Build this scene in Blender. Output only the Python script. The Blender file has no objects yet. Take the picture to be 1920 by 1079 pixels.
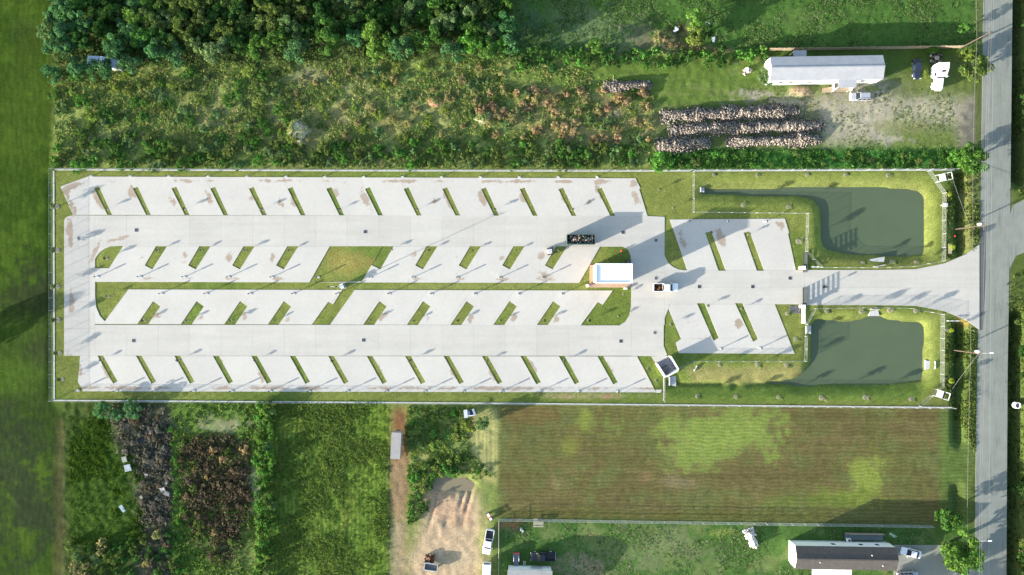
import bpy, bmesh, math, random
import numpy as np
from mathutils import Vector, Matrix

S = 0.126                      # metres on the ground for one pixel of the 1920-wide photograph
CAM_H = 161.3
SUN_EL, SHADOW_AZ = 11.0, 25.0 # sun height; direction in which shadows fall, counter-clockwise from +X

scene = bpy.context.scene
COL = scene.collection

# ------------------------------------------------------------------ camera, sky, sun, exposure
cam_d = bpy.data.cameras.new('camera')
cam_d.sensor_width = 36.0
cam_d.lens = 24.0
cam_d.clip_start = 1.0
cam_d.clip_end = 6000.0
cam = bpy.data.objects.new('camera', cam_d)
cam.location = (0, 0, CAM_H)
COL.objects.link(cam)
scene.camera = cam

world = bpy.data.worlds.new('World')
scene.world = world
world.use_nodes = True
wn = world.node_tree.nodes
sky = wn.new('ShaderNodeTexSky')
sky.sky_type = 'NISHITA'
sky.sun_disc = False
sky.sun_elevation = math.radians(SUN_EL)
sky.sun_rotation = math.radians(270.0 - SHADOW_AZ)
sky.air_density = 1.0
sky.dust_density = 1.2
sky.ozone_density = 1.0
wn['Background'].inputs[1].default_value = 0.136
world.node_tree.links.new(sky.outputs[0], wn['Background'].inputs[0])

sun_d = bpy.data.lights.new('sun', 'SUN')
sun_d.energy = 4.6
sun_d.angle = math.radians(0.5)
sun_d.color = (1.0, 0.93, 0.82)
sun = bpy.data.objects.new('sun', sun_d)
e, a = math.radians(SUN_EL), math.radians(SHADOW_AZ)
sun.rotation_euler = Vector((math.cos(a)*math.cos(e), math.sin(a)*math.cos(e), -math.sin(e))).to_track_quat('-Z', 'Y').to_euler()
sun.location = (-60, -30, 60)
COL.objects.link(sun)

scene.view_settings.view_transform = 'Standard'
scene.view_settings.look = 'None'
scene.view_settings.gamma = 1.0
scene.view_settings.use_curve_mapping = False
scene.view_settings.exposure = 1.92
scene.cycles.transparent_max_bounces = 12
scene.cycles.max_bounces = 6

# ------------------------------------------------------------------ small helpers
def P(px, py, z=0.0):
    return Vector(((px - 960.0)*S, (539.5 - py)*S, z))

def U(px, py, h):
    """photo pixel of a point that stands h metres above the ground -> its ground position"""
    k = 1.0 - h/CAM_H
    return Vector(((px - 960.0)*S*k, (539.5 - py)*S*k, 0.0))

def lin(c):
    c = c/255.0
    return c/12.92 if c <= 0.04045 else ((c + 0.055)/1.055)**2.4

def A(r, g, b, k=1.6):
    """albedo of a surface that shows as this colour in full sun in the photograph"""
    return (min(lin(r)/k, 0.9), min(lin(g)/k, 0.9), min(lin(b)/k, 0.9))

def veg(r, g, b, gain=1.2, grey=0.14):
    c = A(r, g, b); l_ = 0.3*c[0] + 0.6*c[1] + 0.1*c[2]
    return tuple((x*(1 - grey) + l_*grey)*gain for x in c)

def tag(o, label=None, cat=None, group=None, kind=None):
    if label: o['label'] = label
    if cat: o['category'] = cat
    if group: o['group'] = group
    if kind: o['kind'] = kind
    return o

def link(o, parent=None):
    COL.objects.link(o)
    if parent is not None:
        o.parent = parent
    return o

def thing(name, loc, rz=0.0, label=None, cat=None, group=None):
    o = bpy.data.objects.new(name, None)
    o.empty_display_size = 0.5
    o.location = loc
    o.rotation_euler = (0, 0, math.radians(rz))
    link(o)
    return tag(o, label, cat, group)

def copy_tree(o, parent=None):
    c = o.copy()
    link(c, parent)
    for ch in o.children:
        copy_tree(ch, c)
    return c

WORDS = ['first', 'second', 'third', 'fourth', 'fifth', 'sixth', 'seventh', 'eighth', 'ninth', 'tenth', 'eleventh', 'twelfth',
         'thirteenth', 'fourteenth', 'fifteenth', 'sixteenth', 'seventeenth', 'eighteenth', 'nineteenth', 'twentieth']
def nth(i, n=None):
    if n is not None and i == 0: return 'leftmost'
    if n is not None and i == n - 1: return 'rightmost'
    return WORDS[i]

# ------------------------------------------------------------------ materials
MATS = {}
def material(name, col, rough=0.8, var=0.15, scale=1.5, bump=0.0, bscale=8.0, metal=0.0, spec=0.3, coords='Object', col2=None, coat=0.0):
    """Principled material whose colour is broken up by two octaves of noise"""
    if name in MATS: return MATS[name]
    m = bpy.data.materials.new(name); m.use_nodes = True
    n, l = m.node_tree.nodes, m.node_tree.links
    b = n['Principled BSDF']
    tc = n.new('ShaderNodeTexCoord')
    nz = n.new('ShaderNodeTexNoise'); nz.inputs['Scale'].default_value = scale; nz.inputs['Detail'].default_value = 5
    nz.inputs['Roughness'].default_value = 0.65
    l.new(tc.outputs[coords], nz.inputs['Vector'])
    rp = n.new('ShaderNodeValToRGB')
    c2 = col2 or tuple(min(1, c*(1 + var)) for c in col)
    rp.color_ramp.elements[0].position = 0.3; rp.color_ramp.elements[0].color = (*[c*(1 - var) for c in col], 1)
    rp.color_ramp.elements[1].position = 0.7; rp.color_ramp.elements[1].color = (*c2, 1)
    l.new(nz.outputs['Fac'], rp.inputs['Fac'])
    l.new(rp.outputs['Color'], b.inputs['Base Color'])
    b.inputs['Roughness'].default_value = rough
    b.inputs['Metallic'].default_value = metal
    b.inputs['Specular IOR Level'].default_value = spec
    if coat: b.inputs['Coat Weight'].default_value = coat
    if bump:
        n2 = n.new('ShaderNodeTexNoise'); n2.inputs['Scale'].default_value = bscale; n2.inputs['Detail'].default_value = 4
        l.new(tc.outputs[coords], n2.inputs['Vector'])
        bp = n.new('ShaderNodeBump'); bp.inputs['Strength'].default_value = bump; bp.inputs['Distance'].default_value = 0.05
        l.new(n2.outputs['Fac'], bp.inputs['Height'])
        l.new(bp.outputs['Normal'], b.inputs['Normal'])
    MATS[name] = m
    return m

def leaf_material(name, attr='Col', use_object_colour=False, trans=0.25):
    """leaves: colour from a mesh attribute (times the object's own colour), a little light passing through"""
    m = bpy.data.materials.new(name); m.use_nodes = True
    n, l = m.node_tree.nodes, m.node_tree.links
    n.remove(n['Principled BSDF'])
    out = n['Material Output']
    at = n.new('ShaderNodeAttribute'); at.attribute_name = attr
    src = at.outputs['Color']
    if use_object_colour:
        oi = n.new('ShaderNodeObjectInfo')
        mx = n.new('ShaderNodeMix'); mx.data_type = 'RGBA'; mx.blend_type = 'MULTIPLY'; mx.inputs[0].default_value = 1.0
        l.new(at.outputs['Color'], mx.inputs[6]); l.new(oi.outputs['Color'], mx.inputs[7])
        src = mx.outputs[2]
    d = n.new('ShaderNodeBsdfDiffuse'); t = n.new('ShaderNodeBsdfTranslucent')
    l.new(src, d.inputs['Color']); l.new(src, t.inputs['Color'])
    ms = n.new('ShaderNodeMixShader'); ms.inputs[0].default_value = trans
    l.new(d.outputs[0], ms.inputs[1]); l.new(t.outputs[0], ms.inputs[2])
    l.new(ms.outputs[0], out.inputs['Surface'])
    return m

# ------------------------------------------------------------------ mesh builder
class MB:
    def __init__(s): s.v = []; s.f = []
    def add(s, vs, fs):
        o = len(s.v); s.v += [tuple(v) for v in vs]; s.f += [tuple(i + o for i in f) for f in fs]; return s
    def box(s, c, d, rz=0.0, ry=0.0, rx=0.0):
        M = Matrix.Rotation(rz, 3, 'Z') @ Matrix.Rotation(ry, 3, 'Y') @ Matrix.Rotation(rx, 3, 'X')
        vs = [Vector(c) + M @ Vector((sx*d[0]/2, sy*d[1]/2, sz*d[2]/2)) for sz in (-1, 1) for sy in (-1, 1) for sx in (-1, 1)]
        return s.add(vs, [(0, 2, 3, 1), (4, 5, 7, 6), (0, 1, 5, 4), (2, 6, 7, 3), (0, 4, 6, 2), (1, 3, 7, 5)])
    def prism(s, poly, z0, z1):
        n = len(poly)
        if sum(poly[i][0]*poly[(i+1) % n][1] - poly[(i+1) % n][0]*poly[i][1] for i in range(n)) < 0: poly = poly[::-1]
        vs = [(p[0], p[1], z0) for p in poly] + [(p[0], p[1], z1) for p in poly]
        return s.add(vs, [tuple(range(n))[::-1], tuple(range(n, 2*n))] + [(i, (i+1) % n, n + (i+1) % n, n + i) for i in range(n)])
    def tube(s, p, q, r0, r1=None, n=8, caps=True):
        r1 = r0 if r1 is None else r1
        p, q = Vector(p), Vector(q)
        ax = (q - p).normalized()
        u = ax.orthogonal().normalized(); w = ax.cross(u)
        vs = []
        for c, r in ((p, r0), (q, r1)):
            for i in range(n):
                t = 2*math.pi*i/n
                vs.append(c + u*(r*math.cos(t)) + w*(r*math.sin(t)))
        fs = [(i, (i+1) % n, n + (i+1) % n, n + i) for i in range(n)]
        if caps: fs += [tuple(range(n))[::-1], tuple(range(n, 2*n))]
        return s.add(vs, fs)
    def lathe(s, prof, n=16, c=(0, 0, 0)):
        vs = []
        for r, z in prof:
            for i in range(n):
                t = 2*math.pi*i/n
                vs.append((c[0] + r*math.cos(t), c[1] + r*math.sin(t), c[2] + z))
        fs = []
        for k in range(len(prof) - 1):
            for i in range(n):
                fs.append((k*n + i, k*n + (i+1) % n, (k+1)*n + (i+1) % n, (k+1)*n + i))
        fs += [tuple(range(n))[::-1], tuple(range((len(prof)-1)*n, len(prof)*n))]
        return s.add(vs, fs)
    def loft(s, secs):
        """secs: (x, half width, z low, z high, corner) rings with cut corners, closed at both ends"""
        k = 8
        for (x, w, z0, z1, r) in secs:
            for (y, z) in ((-w + r, z0), (w - r, z0), (w, z0 + r), (w*0.985, z1 - r), (w - r*1.1, z1), (-w + r*1.1, z1), (-w*0.985, z1 - r), (-w, z0 + r)):
                s.v.append((x, y, z))
        o = len(s.v) - k*len(secs)
        for j in range(len(secs) - 1):
            for i in range(k):
                s.f.append((o + j*k + i, o + j*k + (i+1) % k, o + (j+1)*k + (i+1) % k, o + (j+1)*k + i))
        s.f.append(tuple(o + i for i in range(k))[::-1]); s.f.append(tuple(o + (len(secs)-1)*k + i for i in range(k)))
        return s
    def mesh(s, name, mat=None, smooth=False):
        me = bpy.data.meshes.new(name)
        me.from_pydata(s.v, [], s.f)
        bm = bmesh.new(); bm.from_mesh(me); bmesh.ops.recalc_face_normals(bm, faces=bm.faces); bm.to_mesh(me); bm.free()
        if mat: me.materials.append(mat)
        if smooth: me.polygons.foreach_set('use_smooth', [True]*len(me.polygons))
        me.update()
        return me
    def build(s, name, mat, parent=None, smooth=False):
        return link(bpy.data.objects.new(name, s.mesh(name, mat, smooth)), parent)

def np_mesh(name, V, F, mat, cols=None, attr='Col'):
    """big mesh from arrays: V (n,3), F (m,k) with k = 3 or 4, optional colour for each vertex"""
    me = bpy.data.meshes.new(name)
    k = F.shape[1]
    me.vertices.add(len(V)); me.vertices.foreach_set('co', np.ascontiguousarray(V, np.float32).ravel())
    me.loops.add(F.size); me.loops.foreach_set('vertex_index', np.ascontiguousarray(F, np.int32).ravel())
    me.polygons.add(len(F)); me.polygons.foreach_set('loop_start', np.arange(0, F.size, k, dtype=np.int32))
    me.polygons.foreach_set('loop_total', np.full(len(F), k, np.int32))
    if cols is not None:
        c4 = np.ones((len(V), 4), np.float32); c4[:, :3] = cols
        ca = me.color_attributes.new(attr, 'FLOAT_COLOR', 'POINT'); ca.data.foreach_set('color', c4.ravel())
    me.materials.append(mat)
    me.update(calc_edges=True)
    return me
# ------------------------------------------------------------------ terrain: heights and ground colours on one fine grid
STEP = 0.4
gx = np.arange(-150.0, 150.0 + 1e-6, STEP); gy = np.arange(-92.0, 92.0 + 1e-6, STEP)
NX, NY = len(gx), len(gy)
GX, GY = np.meshgrid(gx, gy)
PX, PY = GX/S + 960.0, 539.5 - GY/S
_tab = np.random.RandomState(7).rand(512, 512)
def vnoise(x, y, seed=0):
    x = x + seed*37.17; y = y + seed*91.7
    xi, yi = np.floor(x).astype(int), np.floor(y).astype(int)
    fx, fy = x - xi, y - yi
    fx, fy = fx*fx*(3 - 2*fx), fy*fy*(3 - 2*fy)
    g = lambda i, j: _tab[(yi + j) % 512, (xi + i) % 512]
    return (g(0, 0)*(1-fx) + g(1, 0)*fx)*(1-fy) + (g(0, 1)*(1-fx) + g(1, 1)*fx)*fy
def fbm(x, y, sc, seed=0, octv=4, gain=0.55):
    t = 0; a = 1; n = 0
    for i in range(octv):
        t = t + a*vnoise(x*sc*2**i, y*sc*2**i, seed + i*5); n += a; a *= gain
    return t/n
def blur(M, r):
    k = max(1, int(round(r/STEP)))
    for ax in (0, 1):
        for _ in range(2):
            pad = [(0, 0), (0, 0)]; pad[ax] = (k + 1, k)
            c = np.cumsum(np.pad(M, pad, mode='edge'), axis=ax)
            hi = np.take(c, np.arange(2*k + 1, c.shape[ax]), axis=ax); lo = np.take(c, np.arange(0, c.shape[ax] - 2*k - 1), axis=ax)
            M = (hi - lo)/(2*k + 1)
    return M
WX = (fbm(GX, GY, 0.12, 3) - 0.5)*2; WY = (fbm(GX, GY, 0.12, 9) - 0.5)*2
def inside(poly, x, y):
    r = np.zeros(x.shape, bool); n = len(poly)
    for i in range(n):
        (x0, y0), (x1, y1) = poly[i], poly[(i+1) % n]
        if y0 == y1: continue
        r ^= ((y0 > y) != (y1 > y)) & (x < (x1 - x0)*(y - y0)/(y1 - y0) + x0)
    return r
def mask(poly, soft=0.5, warp=0.0):
    M = inside(poly, PX + WX*warp/S, PY + WY*warp/S).astype(np.float32)
    return blur(M, soft) if soft else M
n1, n2, n3 = fbm(GX, GY, 0.05, 21), fbm(GX, GY, 0.25, 22), fbm(GX, GY, 1.0, 23, 2)
def ell(cx, cy, rx, ry, warp=0.6):
    d = np.hypot((PX + WX*warp*rx - cx)/rx, (PY + WY*warp*ry - cy)/ry) + (n2 - 0.5)*2.6*warp + (n3 - 0.5)*2.0*warp
    return np.clip((1.2 - d)/0.7, 0, 1)

H = np.zeros((NY, NX)); ROUGH = np.full((NY, NX), 0.05); C = np.zeros((NY, NX, 3)); RID = np.zeros((NY, NX), int)
C[:] = A(84, 106, 44)
REGIONS = ['ground']
def paint(M, col, amt=1.0):
    w = (M*amt)[..., None]; C[:] = C*(1 - w) + np.array(A(*col))*w
def rough(M, a):
    ROUGH[:] = ROUGH*(1 - M) + a*M
def region(name, M):
    REGIONS.append(name); RID[M > 0.5] = len(REGIONS) - 1
def rect(x0, y0, x1, y1): return [(x0, y0), (x1, y0), (x1, y1), (x0, y1)]
def patch(cx, cy, rx, ry, col, amt=1.0, warp=0.6): paint(ell(cx, cy, rx, ry, warp), col, amt)
th = lambda n, a, b: np.clip((n - a)/(b - a), 0, 1)

# pasture along the left edge
m = mask([(-500, -400), (97, -400), (99, 750), (118, 790), (125, 1500), (-500, 1500)], 0.4); region('pasture', m)
paint(m, (54, 80, 16)); rough(m, 0.06); sv = vnoise(GX*0.9, GY*0.03, 71); paint(m*th(sv, 0.45, 0.8), (56, 80, 20), 0.6); paint(m*th(n2, 0.5, 0.68), (78, 102, 26), 0.5)
paint(m*th(n1, 0.5, 0.62), (50, 68, 26), 0.6)
patch(60, 560, 60, 75, (52, 62, 34), 0.8); patch(70, 660, 40, 60, (56, 66, 36), 0.7); patch(30, 900, 90, 150, (50, 62, 38), 0.75)  # dark weeds, with part of the tree and cloud shadow painted into the colour
patch(40, 620, 50, 30, (66, 92, 26), 0.6); patch(30, 700, 55, 40, (74, 100, 28), 0.8); patch(40, 200, 40, 120, (70, 92, 24), 0.6)
paint(m*mask(rect(94, 0, 101, 320), 0.3), (110, 118, 44), 0.6)
paint(mask([(108, 780), (120, 790), (126, 1200), (98, 1200)], 0.6, 0.6), (92, 84, 54), 0.55)
paint(mask([(116, 780), (124, 780), (130, 1200), (121, 1200)], 0.4, 0.5), (130, 126, 80), 0.45)
# wood and weedy strip above the lot
m = mask([(98, -400), (952, -400), (966, 60), (962, 112), (99, 132)], 1.0, 1.0); region('woodland_floor', m)
paint(m, (80, 98, 50)); rough(m, 0.2)
m = mask([(99, 126), (962, 108), (1228, 100), (1232, 200), (1226, 318), (99, 318)], 0.6, 0.8); region('meadow', m)
paint(m, (136, 150, 76)); rough(m, 0.16)
paint(m*th(n1, 0.5, 0.6), (146, 146, 88), 0.7); paint(m*th(n2, 0.55, 0.7), (98, 120, 54), 0.5)
patch(560, 215, 120, 40, (150, 144, 106), 0.7); patch(760, 220, 200, 40, (140, 138, 86), 0.6); patch(1090, 225, 130, 45, (168, 146, 104), 0.75)
patch(395, 210, 60, 30, (120, 112, 84), 0.6); patch(600, 155, 70, 18, (120, 120, 100), 0.6); patch(300, 200, 14, 10, (170, 120, 100), 0.8)
patch(437, 268, 12, 8, (190, 140, 120), 0.9); patch(463, 256, 9, 8, (196, 160, 130), 0.9); patch(815, 190, 16, 12, (178, 124, 106), 0.9)
patch(1135, 218, 40, 14, (186, 158, 140), 0.7); patch(240, 255, 60, 12, (84, 84, 66), 0.7)
# top right grass, rough strip, truck yard
m = mask([(955, -400), (1842, -400), (1842, 92), (1440, 96), (968, 104)], 0.6, 0.4); region('lawn', m)
paint(m, (74, 108, 44)); rough(m, 0.12)
patch(1090, 45, 130, 50, (112, 128, 88), 0.7); patch(1010, 60, 60, 40, (60, 92, 58), 0.7); patch(1245, 75, 40, 26, (150, 138, 96), 0.7)
patch(1290, 92, 70, 10, (150, 128, 100), 0.8); patch(1200, 60, 40, 25, (120, 112, 90), 0.6); patch(1500, 40, 60, 30, (100, 122, 62), 0.5)
patch(1262, 62, 14, 22, (66, 56, 48), 0.9)
m = mask([(968, 104), (1440, 96), (1440, 160), (1400, 180), (1390, 205), (1240, 200), (1150, 180), (962, 150)], 0.8, 0.5); region('grass_strip', m)
paint(m, (98, 122, 50)); rough(m, 0.12)
paint(m*th(vnoise(GX*0.12, GY*2.0 + GX*0.12, 4), 0.55, 0.8), (124, 132, 76), 0.6)
m = mask([(1395, 172), (1440, 150), (1660, 150), (1842, 92), (1842, 285), (1800, 290), (1545, 282), (1232, 290), (1232, 200), (1390, 205)], 0.8, 0.5); region('gravel_yard', m)
paint(m, (108, 124, 62)); rough(m, 0.08)
for q in ((1520, 205, 80, 36), (1600, 225, 80, 34), (1470, 190, 70, 18), (1640, 190, 50, 26), (1660, 160, 34, 26), (1730, 195, 26, 16), (1665, 262, 34, 12), (1780, 215, 50, 18), (1425, 178, 26, 9)):
    patch(*q, (170, 164, 148), 0.85, 0.9)
paint(m*mask([(1420, 190), (1560, 180), (1680, 178), (1842, 190), (1842, 240), (1700, 225), (1640, 262), (1545, 272), (1530, 235), (1500, 205)], 1.6, 2.4), (176, 168, 150), 0.75); patch(1510, 172, 26, 12, (160, 140, 120), 0.8); patch(1690, 236, 50, 16, (134, 136, 84), 0.6); patch(1700, 150, 40, 30, (104, 116, 62), 0.7)
paint(mask([(1790, 240), (1800, 195), (1842, 175), (1842, 290), (1800, 284)], 0.8, 0.5), (142, 136, 122), 0.9)
patch(1815, 245, 26, 34, (112, 110, 104), 0.6)
paint(mask(rect(1232, 200, 1540, 285), 1.0, 0.6), (84, 96, 56), 0.7)
m = mask([(1226, 282), (1800, 280), (1800, 318), (1226, 318)], 0.8, 0.5); region('weed_strip', m)
paint(m, (66, 122, 46)); rough(m, 0.3)
# fenced parcel: mown verge round the concrete
m = mask([(100, 318), (1790, 318), (1842, 318), (1838, 620), (1838, 790), (1786, 764), (101, 751)], 0.3); region('verge', m)
paint(m, (126, 136, 64)); rough(m, 0.03)
paint(m*th(n2, 0.5, 0.7), (130, 138, 66), 0.6); paint(m*th(n1, 0.52, 0.62), (96, 122, 48), 0.6)
patch(655, 495, 45, 26, (158, 146, 82), 0.85, 0.4); patch(870, 537, 200, 7, (140, 146, 80), 0.6); patch(700, 326, 300, 6, (126, 138, 64), 0.6)
patch(1120, 742, 110, 6, (168, 162, 116), 0.6); patch(1140, 745, 14, 5, (186, 142, 116), 0.6); patch(1060, 744, 20, 4, (180, 150, 118), 0.5)
paint(mask([(1300, 324), (1735, 324), (1764, 365), (1762, 490), (1540, 500), (1512, 470), (1514, 398), (1302, 396)], 0.6, 0.3), (134, 146, 66), 0.9)
paint(mask([(1310, 338), (1700, 336), (1745, 352), (1752, 470), (1744, 490), (1740, 360), (1690, 350), (1315, 350)], 0.5, 0.4), (130, 138, 72), 0.8)
paint(mask([(1250, 708), (1302, 680), (1510, 680), (1514, 610), (1528, 583), (1762, 592), (1762, 722), (1720, 756), (1250, 752)], 0.6, 0.3), (126, 142, 60), 0.9)
paint(mask([(1285, 690), (1500, 684), (1512, 705), (1480, 716), (1300, 718)], 0.6, 0.5), (160, 152, 98), 0.8)
paint(mask([(1530, 585), (1755, 592), (1758, 700), (1742, 720), (1738, 606), (1640, 596), (1530, 598)], 0.4, 0.4), (130, 140, 70), 0.8)
paint(mask([(1250, 722), (1730, 724), (1722, 752), (1250, 752)], 0.6, 0.3), (98, 124, 52), 0.8)
paint(mask([(1520, 482), (1735, 484), (1760, 492), (1700, 498), (1540, 500)], 0.5, 0.4), (128, 134, 66), 0.8)
m = mask([(1770, 318), (1842, 318), (1838, 460), (1770, 492)], 0.5); paint(m, (88, 110, 48), 0.9)
paint(mask([(1806, 330), (1832, 330), (1828, 470), (1808, 470)], 0.5, 0.5), (134, 134, 76), 0.8)
m = mask([(1770, 585), (1832, 615), (1830, 850), (1786, 764), (1770, 730)], 0.5); paint(m, (84, 106, 46), 0.9)
paint(mask([(1790, 594), (1815, 600), (1824, 616), (1800, 612)], 0.4, 0.4), (166, 146, 78), 0.9)
# brown mown field and yards below it
m = mask([(934, 762), (1786, 764), (1830, 764), (1830, 985), (1745, 985), (934, 973)], 0.4); region('mown_field', m)
paint(m, (112, 104, 66)); rough(m, 0.05)
st = vnoise(GX*0.02, GY*1.1, 14); paint(m*th(st, 0.45, 0.75), (122, 110, 74), 0.5); paint(m*th(1 - st, 0.55, 0.8), (98, 92, 58), 0.5)
paint(m*th(n1, 0.46, 0.58), (104, 106, 60), 0.75); paint(m*th(n2, 0.52, 0.66), (100, 110, 60), 0.6)
lines = th(vnoise(GX*0.03, GY*1.25, 61), 0.35, 0.8); paint(m*lines, (96, 88, 56), 0.35); patch(1320, 815, 130, 42, (134, 154, 70), 0.9, 0.6); patch(1290, 850, 70, 30, (132, 150, 70), 0.8, 0.7); patch(1400, 800, 70, 40, (130, 148, 68), 0.8, 0.7)
patch(1622, 898, 44, 48, (138, 152, 66), 0.9, 0.6); patch(1590, 935, 60, 22, (118, 134, 54), 0.8, 0.5); patch(1500, 945, 90, 14, (104, 122, 52), 0.6)
patch(1096, 786, 18, 26, (134, 146, 64), 0.9, 0.5); patch(1068, 838, 20, 24, (130, 136, 60), 0.7, 0.6); patch(1050, 908, 18, 22, (160, 140, 106), 0.45, 0.9)
patch(1280, 905, 36, 14, (146, 136, 108), 0.4, 0.9); patch(1215, 895, 14, 10, (158, 130, 98), 0.35, 0.9); patch(1000, 780, 60, 18, (126, 98, 66), 0.4)
paint(mask([(1765, 766), (1832, 766), (1830, 985), (1762, 985)], 1.0, 0.8), (92, 116, 52), 0.85)
paint(mask([(934, 952), (1560, 962), (1560, 978), (934, 972)], 0.6), (104, 106, 52), 0.6)
m = mask([(935, 974), (1745, 986), (1832, 986), (1832, 1500), (935, 1500)], 0.3); region('back_lawn', m)
paint(m, (78, 112, 50)); rough(m, 0.06)
paint(m*th(n2, 0.52, 0.64), (112, 126, 72), 0.7); patch(1230, 1035, 90, 40, (136, 142, 98), 0.55, 0.9); patch(1090, 1062, 40, 24, (156, 142, 116), 0.8, 0.7)
patch(960, 985, 40, 10, (160, 110, 84), 0.7, 0.8); patch(1110, 1003, 14, 5, (190, 160, 120), 0.7); patch(1360, 1000, 22, 8, (140, 158, 70), 0.8)
# lower left: crop, brush, dead patch, sandy yard
m = mask([(508, 752), (732, 754), (728, 1500), (500, 1500)], 0.5, 0.4); region('crop_field', m)
paint(m, (104, 132, 48)); rough(m, 0.18)
st = 0.5 + 0.5*np.sin(GX*2*math.pi/1.9 + WX*1.2); paint(m*st, (72, 96, 34), 0.5); paint(m*th(n2, 0.5, 0.66), (118, 128, 50), 0.6)
paint(m*mask(rect(690, 750, 732, 1200), 2.0), (112, 140, 44), 0.6)
m = mask([(120, 752), (330, 752), (330, 1500), (126, 1500)], 0.4, 0.4); region('brush_floor', m)
paint(m, (66, 84, 34)); rough(m, 0.25)
paint(mask([(130, 790), (205, 780), (255, 860), (275, 930), (268, 1010), (190, 1030), (130, 1030)], 1.2, 1.5), (58, 84, 24))
paint(mask([(205, 780), (320, 755), (322, 1079), (290, 1200), (260, 1079), (270, 940), (240, 850)], 1.2, 1.8), (100, 98, 80), 0.85)
patch(285, 860, 22, 60, (82, 84, 90), 0.8); patch(240, 800, 26, 30, (150, 140, 110), 0.7)
m = mask([(322, 752), (506, 752), (500, 1500), (322, 1500)], 0.4, 0.3); region('scrub_floor', m)
paint(m, (92, 120, 48)); rough(m, 0.15)
paint(mask([(340, 835), (420, 815), (466, 830), (470, 930), (440, 1010), (420, 1060), (385, 1020), (345, 930)], 1.4, 2.2), (98, 82, 60), 0.85)
patch(410, 795, 60, 14, (158, 152, 122), 0.7, 0.9); patch(478, 905, 14, 40, (136, 142, 110), 0.6); patch(445, 1050, 50, 40, (128, 138, 74), 0.8)
m = mask([(732, 754), (934, 762), (935, 1500), (728, 1500)], 0.4, 0.2); region('dirt_yard', m)
paint(m, (124, 138, 70)); rough(m, 0.10)
paint(mask([(736, 765), (764, 765), (765, 870), (760, 960), (735, 960)], 0.7, 0.4), (140, 96, 70), 0.95)
paint(mask([(735, 860), (765, 860), (760, 1079), (735, 1200)], 0.7, 0.4), (158, 134, 104), 0.9)
paint(mask([(738, 980), (758, 975), (752, 1200), (728, 1200)], 0.7, 0.5), (170, 158, 130), 0.6)
paint(mask([(812, 922), (892, 912), (902, 960), (896, 1079), (888, 1200), (778, 1200), (764, 1045), (794, 985)], 1.2, 1.4), (198, 172, 144), 0.95)
patch(845, 950, 45, 34, (188, 156, 130), 0.7); patch(905, 1000, 18, 50, (168, 168, 112), 0.6); patch(840, 1045, 55, 26, (190, 172, 144), 0.7)
paint(mask([(882, 775), (932, 765), (932, 905), (900, 900), (880, 830)], 0.5, 0.3), (160, 158, 100), 0.9)
st = th(0.5 + 0.5*np.sin(GX*2*math.pi/0.95), 0.5, 0.9); paint(mask([(890, 785), (930, 770), (930, 900), (905, 895), (888, 830)], 0.6)*st, (192, 188, 128), 0.7)
paint(mask([(805, 845), (870, 850), (930, 890), (930, 912), (880, 885), (800, 860), (770, 900), (760, 880)], 0.6, 0.6), (164, 160, 96), 0.7)
# road side, right edge
m = mask([(1828, -400), (2500, -400), (2500, 1500), (1826, 1500)], 0.3); region('roadside', m)
paint(m, (88, 104, 48)); rough(m, 0.10)
paint(mask([(1896, -400), (1900, -400), (1894, 400), (1889, 800), (1888, 1500), (1880, 1500), (1884, 800), (1890, 400)], 0.5, 0.3), (172, 160, 116), 0.8)
paint(mask([(1842, -400), (1850, -400), (1838, 470), (1834, 470)], 0.5, 0.3), (120, 126, 86), 0.6)
# earthworks: ponds, ditches, mounds, rills
POND_N = [(1312, 351), (1340, 353), (1440, 353), (1560, 351), (1725, 354), (1737, 366), (1737, 476), (1690, 480), (1600, 478), (1556, 468), (1546, 455), (1542, 395), (1532, 374), (1500, 367), (1440, 366), (1400, 364), (1312, 360)]
POND_S = [(1252, 713), (1270, 718), (1340, 720), (1420, 719), (1490, 712), (1512, 700), (1523, 680), (1526, 610), (1534, 602), (1610, 602), (1636, 593), (1655, 594), (1670, 601), (1730, 606), (1735, 612), (1735, 716), (1665, 720), (1540, 723), (1400, 722), (1290, 723), (1256, 722)]
WATER_Z = -0.85
for pl in (POND_N, POND_S):
    b = np.maximum(blur(mask(pl, 0, 0.45), 1.2), blur(mask(pl, 0, 0.45), 0.4)); H -= 1.7*b; b = blur(mask(pl, 0), 0.5); C[:] = C*(1 - 0.7*b[..., None]) + np.array(A(86, 84, 62))*0.7*b[..., None]
SMALL = [(806, 905), (822, 898), (850, 895), (880, 898), (893, 908), (890, 920), (862, 922), (830, 922), (808, 920)]
b = blur(mask(SMALL, 0), 1.0); H -= 0.9*b
for pl, d in (([(1795, 322), (1806, 322), (1805, 478), (1796, 478)], 2.6), ([(1792, 606), (1806, 606), (1803, 834), (1792, 834)], 2.6), ([(1900, -400), (1925, -400), (1925, 345), (1904, 345), (1898, 320)], 2.6),
              ([(1898, 585), (1916, 585), (1908, 1500), (1892, 1500)], 2.6), ([(1790, 905), (1800, 905), (1803, 985), (1792, 985)], 1.2)):
    b = blur(mask(pl, 0), 0.7); H -= d*b; paint(b, (58, 70, 36), 0.8)
b = blur(mask([(92, 330), (97, 330), (97, 745), (92, 745)], 0), 0.6); H -= 0.35*b
m = mask([(815, 925), (890, 918), (885, 985), (800, 990)], 1.0); r_ = vnoise((GX - 0.25*GY)*1.15, GY*0.06, 31)
H -= 0.22*m*th(r_, 0.42, 0.7); paint(m*th(r_, 0.6, 0.8), (150, 118, 96), 0.6)
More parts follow.
